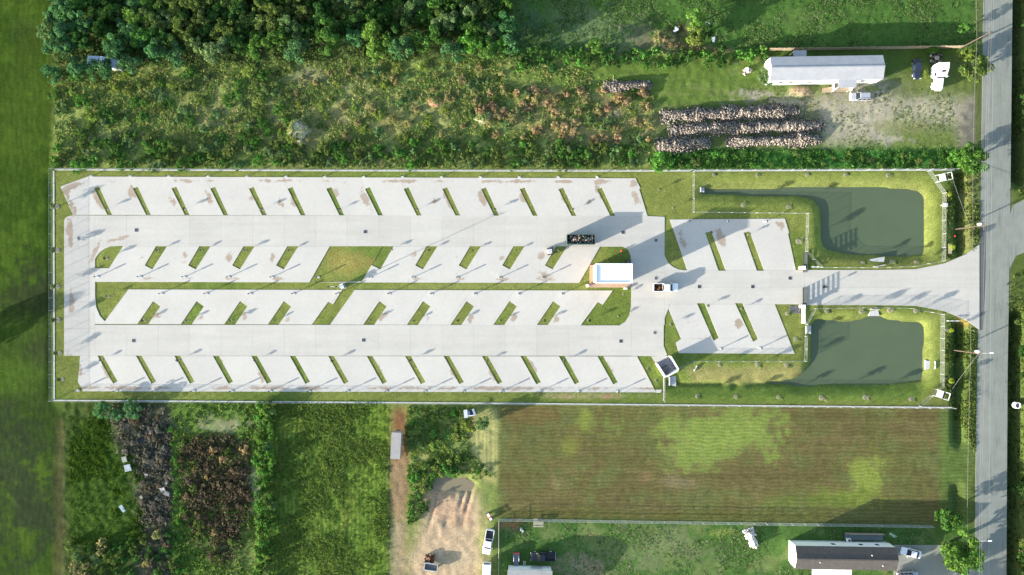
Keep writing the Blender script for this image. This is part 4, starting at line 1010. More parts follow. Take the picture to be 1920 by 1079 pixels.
t = thing('gravel_bed', P(1490, 581, 0.0), 0, 'grey gravel bed beside the lower gate pillar', 'gravel'); t['kind'] = 'stuff'
r = np.random.RandomState(4); mb = MB()
for k in range(260): mb.box((r.uniform(-1.2, 1.2), r.uniform(-0.9, 0.9), 0.06), tuple(r.uniform(0.08, 0.22, 3)), r.uniform(0, 6))
mb.build('gravel', material('grey_gravel', A(120, 122, 124), var=0.3), t)
t = thing('keypad_post', P(1545, 538.5, TOPZ), 0, 'thin keypad post with dark box on the driveway outside the gate', 'keypad post')
MB().lathe([(0.35, 0), (0.35, 0.1), (0.06, 0.11), (0.06, 1.5)], 12).build('post', M_DARK, t); MB().box((-0.05, 0.0, 1.45), (0.25, 0.35, 0.4)).build('keypad', M_DARK, t)

# ------------------------------------------------------------------ roadside sign cabinets, small verge furniture
def sign_frame(px, py, rz, label):
    t = thing('sign_frame', G(px, py), rz, label, 'sign', 'white sign frames by the road')
    t.location.z = 0.0
    MB().box((-0.75, 0, 1.72), (1.5, 1.7, 0.08)).build('panel', M_WHITE, t); MB().box((0.12, 0, 1.74), (0.35, 1.7, 0.07)).build('glass_band', M_GLASS, t)
    for y in (-0.82, 0.82): MB().box((0.75, y, 1.72), (1.6, 0.12, 0.10)).build('side_bar', M_WHITE, t)
    MB().box((1.5, 0, 1.722), (0.12, 1.6, 0.10)).build('end_bar', M_WHITE, t)
    for x in (-1.4, 1.45):
        for y in (-0.8, 0.8): MB().box((x, y, 0.7), (0.10, 0.10, 2.0)).build('leg', M_GALV, t)
sign_frame(1765, 334, 12, 'white sign frame near the top corner of the upper pond fence'); sign_frame(1760, 739, -18, 'white sign frame near the bottom corner of the lower pond fence')
t = thing('timber_panel', G(1780, 467), 92, 'tan panel lying in the verge right of the upper pond', 'panel')
MB().box((0, 0, 0.25), (2.4, 0.75, 0.08)).build('board', material('tan_board', A(206, 186, 156), var=0.08), t)
for x in (-0.9, 0.9): MB().box((x, 0, 0.08), (0.12, 0.7, 0.3)).build('batten', M_WOOD, t)
t = thing('meter_box', G(1770, 385.5), 0, 'small white meter box outside the upper pond fence', 'meter box')
MB().box((0, 0, 0.45), (0.6, 0.75, 0.8)).build('cabinet', M_WHITE, t); MB().box((0, 0, 0.87), (0.68, 0.82, 0.05)).build('lid', M_GALV, t); MB().tube((-0.7, 0, 0), (-0.7, 0, 0.5), 0.08).build('stub_pipe', M_WHITE, t)
t = thing('guard_rail', G(1785, 602), 0, 'short white guard rail at the lower driveway mouth', 'rail')
MB().box((0, 0, 0.8), (2.6, 0.12, 0.14)).build('top_rail', M_WHITE, t)
for x in (-1.2, 0, 1.2): MB().box((x, 0, 0.3), (0.12, 0.12, 1.0)).build('post', M_WHITE, t)
t = thing('guard_rail', P(1527, 501, 0.03), 0, 'short white rail beside the upper gate leaf', 'rail')
MB().box((0, 0, 0.5), (1.8, 0.25, 0.1)).build('top_rail', M_WHITE, t)
for x in (-0.8, 0.8): MB().box((x, 0, 0.2), (0.1, 0.1, 0.6)).build('post', M_WHITE, t)
t = thing('white_cylinder', G(1905, 760), 0, 'white open topped concrete ring at the right edge', 'concrete ring')
t.location.z = -0.4
MB().lathe([(0.75, 0), (0.75, 1.1), (0.6, 1.12), (0.58, 0.7)], 20).build('ring_wall', M_WHITE, t); MB().lathe([(0.58, 0.6), (0.58, 0.7), (0, 0.71)], 16).build('infill', M_IRON, t)

# ------------------------------------------------------------------ utility poles and wires
M_WIRE = material('cable', (0.16, 0.16, 0.165), rough=0.5, var=0.05)
def utility_pole(px, py, h, label, transformer=True, lamp=False, arm=True):
    t = thing('utility_pole', G(px, py), 0, label, 'utility pole', 'utility poles along the road')
    MB().tube((0, 0, -1.0), (0, 0, h), 0.17, 0.11, 10).build('pole', M_POLE, t)
    if arm:
        c_ = MB().box((0, 0, h - 0.5), (0.12, 2.2, 0.14)).build('crossarm', M_POLE, t)
        for y in (-1.0, -0.4, 0.4, 1.0): MB().lathe([(0.06, 0), (0.09, 0.08), (0.05, 0.22), (0, 0.23)], 8, (0, y, h - 0.43)).build('insulator', M_IRON, c_)
    if transformer:
        d = MB().lathe([(0.28, 0), (0.32, 0.1), (0.32, 0.85), (0.2, 0.95), (0, 0.96)], 14, (0.05, 0.42, h - 2.4)).build('transformer', M_WHITE, t); MB().tube((0.05, 0.42, h - 1.5), (0.05, 0.42, h - 1.25), 0.06).build('bushing', M_GALV, d)
    if lamp:
        MB().tube((0, 0, h - 1.3), (2.3, 0.2, h - 0.8), 0.05).build('bracket', M_GALV, t); MB().box((2.5, 0.2, h - 0.8), (0.7, 0.3, 0.16)).build('lamp_head', M_WHITE, t)
    return t
POLES = [(1800, 91, 10.5, 'brown utility pole at the right end of the board fence', False, False, True), (1793, 430, 10.5, 'brown utility pole with white transformer right of the upper pond', True, False, True),
         (1789, 657, 10.5, 'brown utility pole with street lamp right of the lower pond', True, True, True), (1808, 1001, 6.0, 'leaning lamp pole beside the big tree at the lower right', False, True, False)]
for a_ in POLES: utility_pole(*a_)
def wire(pts3, label, r=0.018):
    mb = MB()
    for a_, b_ in zip(pts3[:-1], pts3[1:]):
        a_, b_ = Vector(a_), Vector(b_); n_ = 10; sag = 0.012*(b_-a_).length
        q = [a_.lerp(b_, i/n_) - Vector((0, 0, 4*sag*(i/n_)*(1-i/n_))) for i in range(n_+1)]
        for i in range(n_): mb.tube(q[i], q[i+1], r, n=5, caps=False)
    return tag(mb.build('overhead_wire', M_WIRE), label, 'wire', 'overhead wires along the road')
def top(px, py, h, dx=0, dy=0): p = P(px, py); return (p.x + dx, p.y + dy, h)
TP = [(1802, -300), (1800, 91), (1793, 430), (1789, 657), (1786, 1250)]
for dx, w in ((-0.06, 'upper left'), (0.10, 'upper right')): wire([top(x, y, 10.25, dx*3, 0) for x, y in TP], 'thin %s power line running along the road' % w)
wire([top(x, y, 5.6, 0.2) for x, y in TP], 'lower telephone cable running along the road', 0.025)
p = P(1789, 657); q = G(1777, 742); wire([(p.x, p.y, 8.5), (q.x, q.y, q.z)], 'guy wire from the lamp pole to the lower sign frame', 0.025)
p = P(1793, 430); q = G(1776, 335); wire([(p.x, p.y, 5.0), (q.x, q.y, 1.8)], 'slack cable from the transformer pole to the upper sign frame', 0.025)
# ------------------------------------------------------------------ vehicles
def paint_mat(name, col): return material(name, col, rough=0.28, var=0.04, scale=0.6, spec=0.5, coat=0.5)
WHEEL = {}
def wheels(t, xs, w, r=0.34, wd=0.24, rim=M_GALV):
    if (r, wd) not in WHEEL:
        WHEEL[(r, wd)] = (MB().tube((0, -wd/2, 0), (0, wd/2, 0), r, n=16).mesh('tyre', M_RUBBER), MB().tube((0, -wd/2 - 0.012, 0), (0, wd/2 + 0.012, 0), r*0.6, n=12).mesh('rim', rim))
    for x in xs:
        for s in (-1, 1):
            o = link(bpy.data.objects.new('wheel', WHEEL[(r, wd)][0]), t); o.location = (x, s*(w - wd/2), r); link(bpy.data.objects.new('rim', WHEEL[(r, wd)][1]), o)
def cabin(t, x0, x1, tx0, tx1, z0, z1, w0, w1, mat, nside=2):
    """greenhouse: painted frustum with glass panes set 12 mm proud"""
    b = [(x0, -w0, z0), (x1, -w0, z0), (x1, w0, z0), (x0, w0, z0)]; tp = [(tx0, -w1, z1), (tx1, -w1, z1), (tx1, w1, z1), (tx0, w1, z1)]
    mb = MB(); mb.add(b + tp, [(0, 1, 5, 4), (1, 2, 6, 5), (2, 3, 7, 6), (3, 0, 4, 7), (4, 5, 6, 7)])
    mid = Vector(((tx0+tx1)/2, 0, z1 + 0.04)); mb.add(tp + [(tx0 + 0.15, -w1 + 0.12, z1 + 0.04), (tx1 - 0.15, -w1 + 0.12, z1 + 0.04), (tx1 - 0.15, w1 - 0.12, z1 + 0.04), (tx0 + 0.15, w1 - 0.12, z1 + 0.04)], [(0, 1, 5, 4), (1, 2, 6, 5), (2, 3, 7, 6), (3, 0, 4, 7), (4, 5, 6, 7)])
    mb.build('cabin', mat, t)
    def pane(nm, q, inset=0.08):
        q = [Vector(v) for v in q]; c_ = sum(q, Vector())/4; n_ = (q[1]-q[0]).cross(q[3]-q[0]).normalized()
        if n_.dot(c_ - Vector(((x0+x1)/2, 0, (z0+z1)/2))) < 0: n_ = -n_
        v = [p + (c_-p)*inset + n_*0.012 for p in q]; MB().add(v + [p + n_*0.01 for p in v], [(0, 1, 2, 3), (4, 5, 6, 7), (0, 1, 5, 4), (1, 2, 6, 5), (2, 3, 7, 6), (3, 0, 4, 7)]).build(nm, M_GLASS, t)
    V = [Vector(p) for p in b + tp]
    pane('windshield', (V[1], V[2], V[6], V[5])); pane('rear_window', (V[3], V[0], V[4], V[7]))
    for (a_, b_, c_, d_) in ((V[0], V[1], V[5], V[4]), (V[3], V[2], V[6], V[7])):
        for k in range(nside):
            f0, f1 = k/nside, (k+1)/nside; pane('side_window', (a_.lerp(b_, f0), a_.lerp(b_, f1), d_.lerp(c_, f1), d_.lerp(c_, f0)), 0.14)
def lights(t, xf, xr, w, z):
    for s in (-1, 1):
        MB().box((xf, s*(w - 0.25), z), (0.12, 0.38, 0.16)).build('headlight', M_WHITE, t); MB().box((xr, s*(w - 0.2), z + 0.08), (0.10, 0.26, 0.2)).build('taillight', M_RED, t)
def mirrors(t, x, w, z, mat):
    for s in (-1, 1): MB().box((x, s*(w + 0.12), z), (0.16, 0.24, 0.16)).build('mirror', mat, t)
def car(name, pos, rz, mat, label, kind='sedan', bedmat=None):
    t = thing(name, pos, rz, label, {'sedan': 'car', 'suv': 'car', 'pickup': 'pickup truck', 'van': 'van'}[kind])
    if kind == 'sedan':
        L, w = 4.7, 0.91
        MB().loft([(-2.35, w*0.8, 0.35, 0.78, 0.1), (-2.2, w*0.94, 0.28, 0.98, 0.12), (-1.2, w, 0.25, 1.0, 0.12), (0.9, w, 0.25, 0.98, 0.12), (1.9, w*0.96, 0.26, 0.84, 0.12), (2.25, w*0.84, 0.3, 0.74, 0.12), (2.35, w*0.7, 0.36, 0.62, 0.1)]).build('body', mat, t)
        cabin(t, -1.75, 1.15, -1.05, 0.25, 0.97, 1.42, w*0.90, w*0.70, mat); wheels(t, (-1.4, 1.42), w); lights(t, 2.26, -2.28, w, 0.66); mirrors(t, 0.75, w, 1.02, mat)
    elif kind == 'suv':
        L, w = 4.9, 0.96
        MB().loft([(-2.45, w*0.9, 0.4, 1.0, 0.1), (-2.35, w*0.97, 0.34, 1.1, 0.12), (0.9, w, 0.32, 1.1, 0.12), (2.1, w*0.96, 0.34, 1.0, 0.14), (2.45, w*0.8, 0.4, 0.85, 0.12)]).build('body', mat, t)
        cabin(t, -2.3, 1.2, -1.95, 0.45, 1.08, 1.72, w*0.93, w*0.76, mat, 3); wheels(t, (-1.5, 1.5), w, 0.37); lights(t, 2.36, -2.42, w, 0.8); mirrors(t, 0.85, w, 1.15, mat)
        for s in (-1, 1): MB().tube((-1.8, s*0.62, 1.8), (0.3, s*0.62, 1.8), 0.025, n=5).build('roof_rail', M_DARK, t)
    elif kind == 'pickup':
        L, w = 5.8, 1.0
        MB().loft([(-0.72, w, 0.45, 1.12, 0.08), (1.4, w, 0.42, 1.15, 0.12), (2.5, w*0.97, 0.44, 1.08, 0.14), (2.85, w*0.9, 0.48, 0.98, 0.12), (2.92, w*0.8, 0.52, 0.8, 0.1)]).build('body', mat, t)
        cabin(t, -0.7, 1.55, -0.5, 0.85, 1.13, 1.86, w*0.93, w*0.76, mat)
        bd = MB().box((-1.8, 0, 0.68), (2.1, 1.7, 0.08)).build('bed_floor', bedmat or M_DARK, t)
        for s in (-1, 1): MB().box((-1.8, s*(w - 0.07), 0.82), (2.15, 0.14, 0.72)).build('bed_side', mat, t)
        MB().box((-2.86, 0, 0.84), (0.1, 1.98, 0.66)).build('tailgate', mat, t); MB().box((-2.96, 0, 0.55), (0.14, 1.9, 0.18)).build('rear_bumper', M_GALV, t)
        wheels(t, (-1.85, 1.85), w, 0.40, 0.27); lights(t, 2.84, -2.89, w, 0.84); mirrors(t, 1.15, w, 1.2, mat)
    else:
        L, w = 5.5, 1.0
        MB().loft([(-2.75, w*0.96, 0.4, 2.15, 0.15), (-2.6, w, 0.34, 2.28, 0.18), (1.3, w, 0.34, 2.26, 0.18), (1.9, w, 0.34, 1.35, 0.15), (2.5, w*0.94, 0.36, 1.12, 0.14), (2.75, w*0.8, 0.42, 0.8, 0.1)]).build('body', mat, t)
        wd = MB(); wd.add([(1.42, -0.8, 2.12), (1.42, 0.8, 2.12), (1.90, 0.85, 1.40), (1.90, -0.85, 1.40)], [(0, 1, 2, 3)]); wd.build('windshield', M_GLASS, t)
        MB().box((-2.77, 0, 1.7), (0.04, 1.5, 0.6)).build('rear_window', M_GLASS, t)
        for s in (-1, 1): MB().box((0.95, s*1.005, 1.6), (0.8, 0.03, 0.5)).build('side_window', M_GLASS, t)
        wheels(t, (-1.7, 1.75), w, 0.36); lights(t, 2.62, -2.7, w, 0.75); mirrors(t, 1.4, w, 1.4, mat)
    return t
PW, PS, PB, PG = paint_mat('white_car_paint', (0.80, 0.80, 0.80)), paint_mat('silver_car_paint', (0.30, 0.32, 0.36)), paint_mat('black_car_paint', (0.012, 0.014, 0.02)), paint_mat('navy_car_paint', (0.012, 0.018, 0.035))
car('pickup_truck', P(1246.5, 539.5, TOPZ), 0, PW, 'white pickup with a loaded bed in the cross lane right of the building', 'pickup')
scrap('scrap_load', P(1246.5, 539.5, TOPZ + 0.0) + Vector((-1.8, 0, 0)), 0.85, 0.7, 0.75, 40, 9, [A(140, 98, 62, 2.2), A(80, 58, 44, 2.2), A(170, 134, 96, 2.2), A(40, 34, 34), A(112, 66, 46, 2.2)], 'rusty orange scrap in the bed of the white pickup', 0.35, 0.25)
car('parked_car', U(1614, 181, 1.0), 180, PS, 'silver estate car parked below the long white mobile home', 'suv')
car('parked_car', U(1721, 129, 1.0), -88, PG, 'dark blue car parked in shade left of the white truck tractor', 'sedan')
car('pickup_truck', U(915.5, 1017, 1.0), -100, PW, 'white pickup with dark empty bed parked beside the sandy yard', 'pickup')
car('parked_van', U(912.5, 1079, 1.5), -92, PW, 'white van parked below the white pickup by the sandy yard', 'van')
car('pickup_truck', U(1018, 1044.5, 1.0), 180, PB, 'black pickup parked above the white shed roof', 'pickup', M_DARK)
car('parked_car', U(1709, 1037.5, 1.0) + Vector((0, 0, TOPZ)), 166, PW, 'white car parked slantwise on the concrete pad', 'sedan')
car('parked_car', U(1702, 1081, 1.0) + Vector((0, 0, TOPZ)), 2, PS, 'pale car at the bottom edge below the concrete pad', 'suv')
# truck tractor
t = thing('truck_tractor', P(1753, 140), -89, 'white truck tractor with sleeper cab parked beside the yellow green tree', 'truck')
MB().loft([(1.2, 1.0, 0.9, 2.0, 0.15), (2.8, 0.95, 0.85, 1.85, 0.2), (3.9, 0.85, 0.8, 1.6, 0.22), (4.15, 0.7, 0.85, 1.3, 0.15)]).build('hood', M_WHITE, t)
MB().loft([(-1.5, 1.2, 0.9, 3.0, 0.1), (1.3, 1.2, 0.9, 2.9, 0.15)]).build('cab', M_WHITE, t)
mb = MB(); mb.add([(-1.55, -1.15, 2.95), (0.9, -1.1, 2.85), (0.9, 1.1, 2.85), (-1.55, 1.15, 2.95), (-1.55, -1.05, 3.95), (-0.4, -0.95, 3.9), (-0.4, 0.95, 3.9), (-1.55, 1.05, 3.95)], [(0, 1, 5, 4), (1, 2, 6, 5), (2, 3, 7, 6), (3, 0, 4, 7), (4, 5, 6, 7)]); mb.build('roof_fairing', M_WHITE, t)
MB().box((0.25, 0, 3.42), (0.5, 0.9, 0.05), 0, 0.68).build('skylight', M_GLASS, t)
MB().box((1.36, 0, 2.42), (0.06, 2.0, 0.7), 0, -0.35).build('windshield', M_GLASS, t)
for s in (-1, 1):
    MB().box((0.6, s*1.21, 2.2), (0.8, 0.04, 0.7)).build('side_window', M_GLASS, t); MB().box((1.2, s*1.45, 2.2), (0.15, 0.25, 0.7)).build('mirror', M_WHITE, t)
    MB().loft([(2.3, 0.3, 0.55, 1.15, 0.1), (3.7, 0.3, 0.5, 1.1, 0.12)]).build('fender', M_WHITE, t).location = (0, s*0.95, 0)
    MB().tube((-1.3, s*1.05, 0.75), (1.0, s*1.05, 0.75), 0.32, n=14).build('fuel_tank', M_GALV, t)
    MB().box((-2.5, s*0.4, 0.85), (4.6, 0.1, 0.25)).build('frame_rail', M_DARK, t); MB().box((4.05, s*0.6, 0.95), (0.2, 0.3, 0.25)).build('headlight', M_GALV, t)
    MB().tube((-1.72, s*1.0, 1.0), (-1.72, s*1.0, 3.6), 0.08).build('exhaust_stack', M_GALV, t)
for k in range(4): MB().box((-4.6 + k*1.1, 0, 0.84), (0.12, 0.75, 0.2)).build('cross_member', M_DARK, t)
MB().lathe([(0.5, 0), (0.5, 0.1), (0, 0.11)], 16, (-3.6, 0, 0.99)).build('fifth_wheel', M_IRON, t)
wheels(t, (3.05,), 1.2, 0.5, 0.3); wheels(t, (-3.0, -4.3), 1.22, 0.5, 0.55)
# box trailer, dump trailer, carts
t = thing('box_trailer', P(746, 831), 87, 'pale grey box trailer parked beside the crop field', 'trailer')
M_TR = material('grey_trailer', (0.27, 0.26, 0.25), rough=0.6, var=0.12, scale=0.8)
MB().box((0, 0, 1.75), (6.1, 2.2, 2.3)).build('box_body', M_TR, t); MB().box((0, 0, 2.93), (6.16, 2.26, 0.06)).build('roof', M_TR, t); MB().box((0, 0, 0.5), (6.4, 0.9, 0.16)).build('chassis', M_DARK, t)
MB().box((-3.5, 0, 0.5), (1.2, 0.12, 0.12)).build('drawbar', M_DARK, t); wheels(t, (-0.5, 0.5), 1.1, 0.36)
for s in (-1, 1): MB().box((3.07, s*0.53, 1.75), (0.05, 1.0, 2.1)).build('rear_door', M_TR, t)
t = thing('dump_trailer', U(808, 1064, 1.0), -8, 'small grey dump trailer on the sandy yard', 'trailer')
MB().box((0, 0, 0.62), (3.0, 1.6, 0.1)).build('floor', M_IRON, t)
for s in (-1, 1): MB().box((0, s*0.82, 0.9), (3.1, 0.08, 0.6)).build('side_wall', M_GALV, t); MB().box((s*1.52, 0, 0.9), (0.08, 1.56, 0.6)).build('end_wall', M_GALV, t)
MB().box((-2.1, 0, 0.5), (1.2, 0.1, 0.1)).build('drawbar', M_DARK, t); wheels(t, (0.0,), 1.05, 0.33)
scrap('scrap_pile', U(806, 1049, 0.3), 1.1, 0.9, 0.15, 26, 15, [A(80, 60, 50), A(120, 80, 60), A(170, 90, 70), A(50, 50, 52)], 'rusty scrap pile above the small dump trailer', 0.5, 0.7)
t = thing('utility_buggy', U(968, 1049, 0.8), -90, 'open buggy with silver roll bars and a red bar above the white shed', 'buggy')
MB().loft([(-1.4, 0.7, 0.4, 0.8, 0.1), (0.2, 0.75, 0.4, 0.75, 0.1), (1.3, 0.6, 0.4, 0.85, 0.15)]).build('body', material('grey_blue_body', A(110, 120, 132), var=0.2), t)
for s in (-1, 1):
    MB().tube((-0.9, s*0.65, 0.7), (-0.7, s*0.6, 1.8), 0.05).build('roll_bar', M_GALV, t); MB().tube((0.5, s*0.65, 0.7), (0.1, s*0.6, 1.8), 0.05).build('roll_bar', M_GALV, t); MB().tube((-0.7, s*0.6, 1.8), (0.1, s*0.6, 1.8), 0.05).build('roof_bar', M_GALV, t)
MB().box((-1.45, 0, 0.9), (0.12, 1.7, 0.15)).build('rear_bar', M_RED, t); wheels(t, (-0.95, 0.95), 0.85, 0.33)
t = thing('utility_cart', U(881, 775, 0.8), 5, 'white and black utility cart in the weeds below the lot fence', 'cart')
MB().loft([(-1.2, 0.55, 0.35, 0.8, 0.1), (0.9, 0.55, 0.35, 0.75, 0.1)]).build('body', M_DARK, t)
MB().box((-0.95, 0, 1.3), (0.85, 1.9, 0.06), 0, 0.08).build('rear_canopy', material('pale_canopy', (0.62, 0.64, 0.7), var=0.1), t); MB().box((1.0, 0.1, 0.85), (0.5, 1.7, 0.1), 0.25, 0.3).build('front_cowl', M_WHITE, t); MB().box((-0.2, 0, 0.9), (0.5, 0.9, 0.15)).build('seat', material('blue_seat', (0.08, 0.13, 0.3)), t)
MB().box((0.2, -0.6, 0.82), (1.3, 0.2, 0.08)).build('side_step', M_WHITE, t)
for s in (-1, 1): MB().tube((-0.6, s*0.5, 0.7), (-0.8, s*0.6, 1.3), 0.035).build('canopy_post', M_GALV, t)
wheels(t, (-0.8, 0.8), 0.7, 0.28, 0.2)
t = thing('garden_tractor', U(918, 970, 0.7), 120, 'red and white garden tractor by the corner of the back lawn fence', 'tractor')
MB().loft([(-0.7, 0.35, 0.35, 0.75, 0.08), (0.1, 0.32, 0.35, 0.7, 0.08), (0.9, 0.28, 0.4, 0.85, 0.1)]).build('body', M_RED, t); MB().box((-0.45, 0, 0.95), (0.55, 0.6, 0.12)).build('seat', M_WHITE, t); MB().box((0.55, 0.0, 0.92), (0.8, 0.6, 0.08)).build('bonnet', M_WHITE, t)
MB().tube((0.05, 0, 0.8), (-0.1, 0, 1.1), 0.03).build('steering_column', M_DARK, t); wheels(t, (-0.55,), 0.6, 0.36, 0.25); wheels(t, (0.75,), 0.5, 0.24, 0.18)

# ------------------------------------------------------------------ mobile homes and shed
def ribbed(name, base, col, freq=2.0, ax=0):
    m = material(name, col, rough=0.5, var=0.10, scale=0.5, spec=0.3)
    n, l = m.node_tree.nodes, m.node_tree.links; w = n.new('ShaderNodeTexWave'); w.inputs['Scale'].default_value = freq; w.bands_direction = 'X'
    tc = n.new('ShaderNodeTexCoord'); l.new(tc.outputs['Object'], w.inputs['Vector']); bp = n.new('ShaderNodeBump'); bp.inputs['Strength'].default_value = 0.35; bp.inputs['Distance'].default_value = 0.05
    l.new(w.outputs['Fac'], bp.inputs['Height']); l.new(bp.outputs['Normal'], n['Principled BSDF'].inputs['Normal']); return m
def mobile_home(cx, cy, rz, L, Wd, he, hr, roofmat, wallmat, label, windows, overhang=0.12):
    t = thing('mobile_home', P(cx, cy), rz, label, 'mobile home')
    z0 = 1.2; w = Wd/2
    MB().box((0, 0, z0/2 - 0.05), (L - 0.3, Wd - 0.3, z0 + 0.1)).build('skirting', M_GALV, t)
    mb = MB(); l2 = L/2
    mb.add([(-l2, -w, z0), (l2, -w, z0), (l2, w, z0), (-l2, w, z0), (-l2, -w, he), (l2, -w, he), (l2, w, he), (-l2, w, he), (-l2, 0, hr - 0.02), (l2, 0, hr - 0.02)],
           [(3, 2, 1, 0), (0, 1, 5, 4), (2, 3, 7, 6), (0, 4, 8, 7, 3), (1, 2, 6, 9, 5)]); mb.build('wall', wallmat, t)
    o_ = overhang
    for s in (-1, 1):
        a_ = [(-l2 - o_, s*(w + o_), he - 0.06), (l2 + o_, s*(w + o_), he - 0.06), (l2 + o_, s*0.0, hr), (-l2 - o_, s*0.0, hr)]
        mb = MB(); mb.add(a_ + [(x, y, z + 0.08) for x, y, z in a_], [(0, 1, 2, 3), (4, 5, 6, 7), (0, 1, 5, 4), (1, 2, 6, 5), (2, 3, 7, 6), (3, 0, 4, 7)]); mb.build('roof_slope', roofmat, t)
    MB().box((0, 0, hr + 0.09), (L + 0.2, 0.3, 0.04)).build('ridge_cap', roofmat, t)
    for x, s in windows:
        f = MB().box((x, s*(w + 0.02), 2.7), (1.1, 0.06, 1.0)).build('window', M_WHITE, t); MB().box((x, s*(w + 0.06), 2.7), (0.92, 0.03, 0.82)).build('pane', M_GLASS, f)
    return t
M_RW = ribbed('pale_metal_roof', None, (0.30, 0.31, 0.33)); M_HW = material('white_siding', (0.78, 0.78, 0.76), rough=0.6, var=0.04)
c0 = U(1550, 128, 4.3); cx, cy = c0.x/S + 960, 539.5 - c0.y/S
h1 = mobile_home(cx, cy, 0.9, 25.8, 5.3, 4.3, 5.1, M_RW, M_HW, 'long white mobile home with pale metal roof at the top right', [(-10, -1), (-7.6, -1), (-3.2, -1), (9, -1), (-8, 1), (4, 1), (9, 1)])
MB().box((4.8, -3.35, 4.15), (4.2, 2.3, 0.08), 0, 0, 0.16).build('porch_roof', M_RW, h1)
for x in (2.95, 6.65): MB().box((x, -4.3, 1.95), (0.12, 0.12, 3.9)).build('porch_post', M_WHITE, h1)
dk = MB().box((4.8, -3.65, 1.15), (4.2, 1.8, 0.12)).build('porch_deck', M_WOOD, h1)
for x in (2.75, 6.9): MB().box((x, -3.65, 1.65), (0.08, 1.8, 0.9)).build('railing', M_WHITE, dk)
for k in range(6): MB().box((2.5 - 0.3*k, -4.0, 1.0 - 0.17*k), (0.3, 1.2, 0.08)).build('step', M_WOOD, dk)
MB().box((-5.4, 3.7, 2.7), (3.0, 2.0, 0.07)).build('back_canopy', M_RW, h1)
for x in (-6.8, -4.0): MB().box((x, 4.5, 1.3), (0.1, 0.1, 2.6)).build('canopy_post', M_WHITE, h1)
def two_tone(name, col): return material(name, col, rough=0.95, var=0.2, scale=1.2, bump=0.4, bscale=5)
M_SH = two_tone('dark_shingle', (0.075, 0.068, 0.062))
c0 = U(1586, 1047, 4.3); cx, cy = c0.x/S + 960, 539.5 - c0.y/S
h2 = mobile_home(cx, cy, -0.9, 23.1, 5.1, 4.3, 5.2, M_SH, M_HW, 'mobile home with dark shingle roof at the bottom right', [(-2.2, 1), (4.2, 1), (8, 1), (-8, -1)])
for x, y, z in ((5.6, 1.0, 5.1), (-6.3, -0.8, 5.15), (8.2, -1.4, 4.95)): MB().tube((x, y, z - 0.5), (x, y, z + 0.25), 0.07).build('vent_pipe', M_WHITE, h2)
MB().box((-2.4, -4.6, 2.7), (9.2, 4.0, 0.08)).build('awning', ribbed('white_awning', None, (0.7, 0.7, 0.7), 3.0), h2)
for x in (-6.8, -2.4, 2.0): MB().box((x, -6.4, 1.35), (0.1, 0.1, 2.7)).build('awning_post', M_WHITE, h2)
rp = MB().box((6.0, 3.7, 0.55), (9.0, 1.7, 0.12)).build('side_deck', material('grey_deck', A(120, 134, 134), var=0.15), h2)
MB().box((6.0, 4.5, 1.05), (9.0, 0.08, 0.9)).build('deck_railing', M_WOOD, rp)
t = thing('air_conditioner', h2.matrix_basis @ Vector((2.2, 3.0, 0.62)), 0, 'white round fan air conditioner on the deck of the dark roofed home', 'air conditioner')
MB().box((0, 0, 0.4), (0.8, 0.8, 0.8)).build('casing', M_WHITE, t); MB().lathe([(0.32, 0), (0.32, 0.03), (0, 0.05)], 16, (0, 0, 0.81)).build('fan_grille', M_DARK, t)
t = thing('flag_mast', P(1668, 1000), 0, 'pale leaning pole with green banner behind the dark roofed home', 'pole')
MB().tube((0, 0, -0.2), (0.1, 0.3, 3.0), 0.05).build('mast', M_GALV, t); MB().box((-0.9, 0.55, 2.9), (1.5, 0.5, 0.06), -0.6).build('banner', material('green_cloth', A(150, 190, 160), var=0.1), t)
t = thing('white_shed', U(993, 1102, 3.1), -1.5, 'white metal roofed shed at the bottom edge', 'shed')
MB().box((0, 0, 1.55), (10.0, 7.6, 3.1)).build('wall', M_HW, t)
for s in (-1, 1):
    a_ = [(-5.2, s*4.0, 3.1), (5.2, s*4.0, 3.1), (5.2, 0, 3.9), (-5.2, 0, 3.9)]; mb = MB(); mb.add(a_ + [(x, y, z + 0.08) for x, y, z in a_], [(0, 1, 2, 3), (4, 5, 6, 7), (0, 1, 5, 4), (1, 2, 6, 5), (2, 3, 7, 6), (3, 0, 4, 7)]); mb.build('roof_slope', ribbed('shed_roof', None, (0.36, 0.35, 0.33)), t)
MB().box((1.5, 3.83, 1.1), (2.6, 0.06, 2.1)).build('door', M_GALV, t)
t = thing('metal_ladder', U(983, 1061, 0.5), 88, 'grey ladder lying above the white shed roof', 'ladder')
for s in (-1, 1): MB().box((0, s*0.22, 0.5), (2.2, 0.06, 0.06)).build('rail', M_GALV, t)
for k in range(7): MB().box((-0.9 + 0.3*k, 0, 0.5), (0.05, 0.44, 0.04)).build('rung', M_GALV, t)
for s in (-1, 1): MB().box((s*0.8, 0, 0.23), (0.2, 0.6, 0.5)).build('trestle', M_WOOD, t)
t = thing('picnic_table', U(1009.5, 981.5, 0.7), 0, 'grey picnic table against the back lawn fence', 'picnic table')
M_PT = material('grey_planks', A(176, 172, 150), var=0.15)
for k in range(4): MB().box((0, 0.30 - 0.2*k, 0.75), (2.4, 0.18, 0.05)).build('plank', M_PT, t)
for s in (-1, 1): MB().box((0, s*0.85, 0.45), (2.4, 0.3, 0.05)).build('bench', M_PT, t)
for x in (-0.9, 0.9):
    MB().box((x, 0, 0.42), (0.08, 1.9, 0.08)).build('beam', M_WOOD, t)
    for s in (-1, 1): MB().box((x + 0.06, s*0.45, 0.36), (0.08, 0.08, 0.8), 0, 0, s*0.35).build('leg', M_WOOD, t)
t = thing('garden_statue', U(977, 994, 0.6), 20, 'white garden ornament in the back lawn corner', 'ornament')
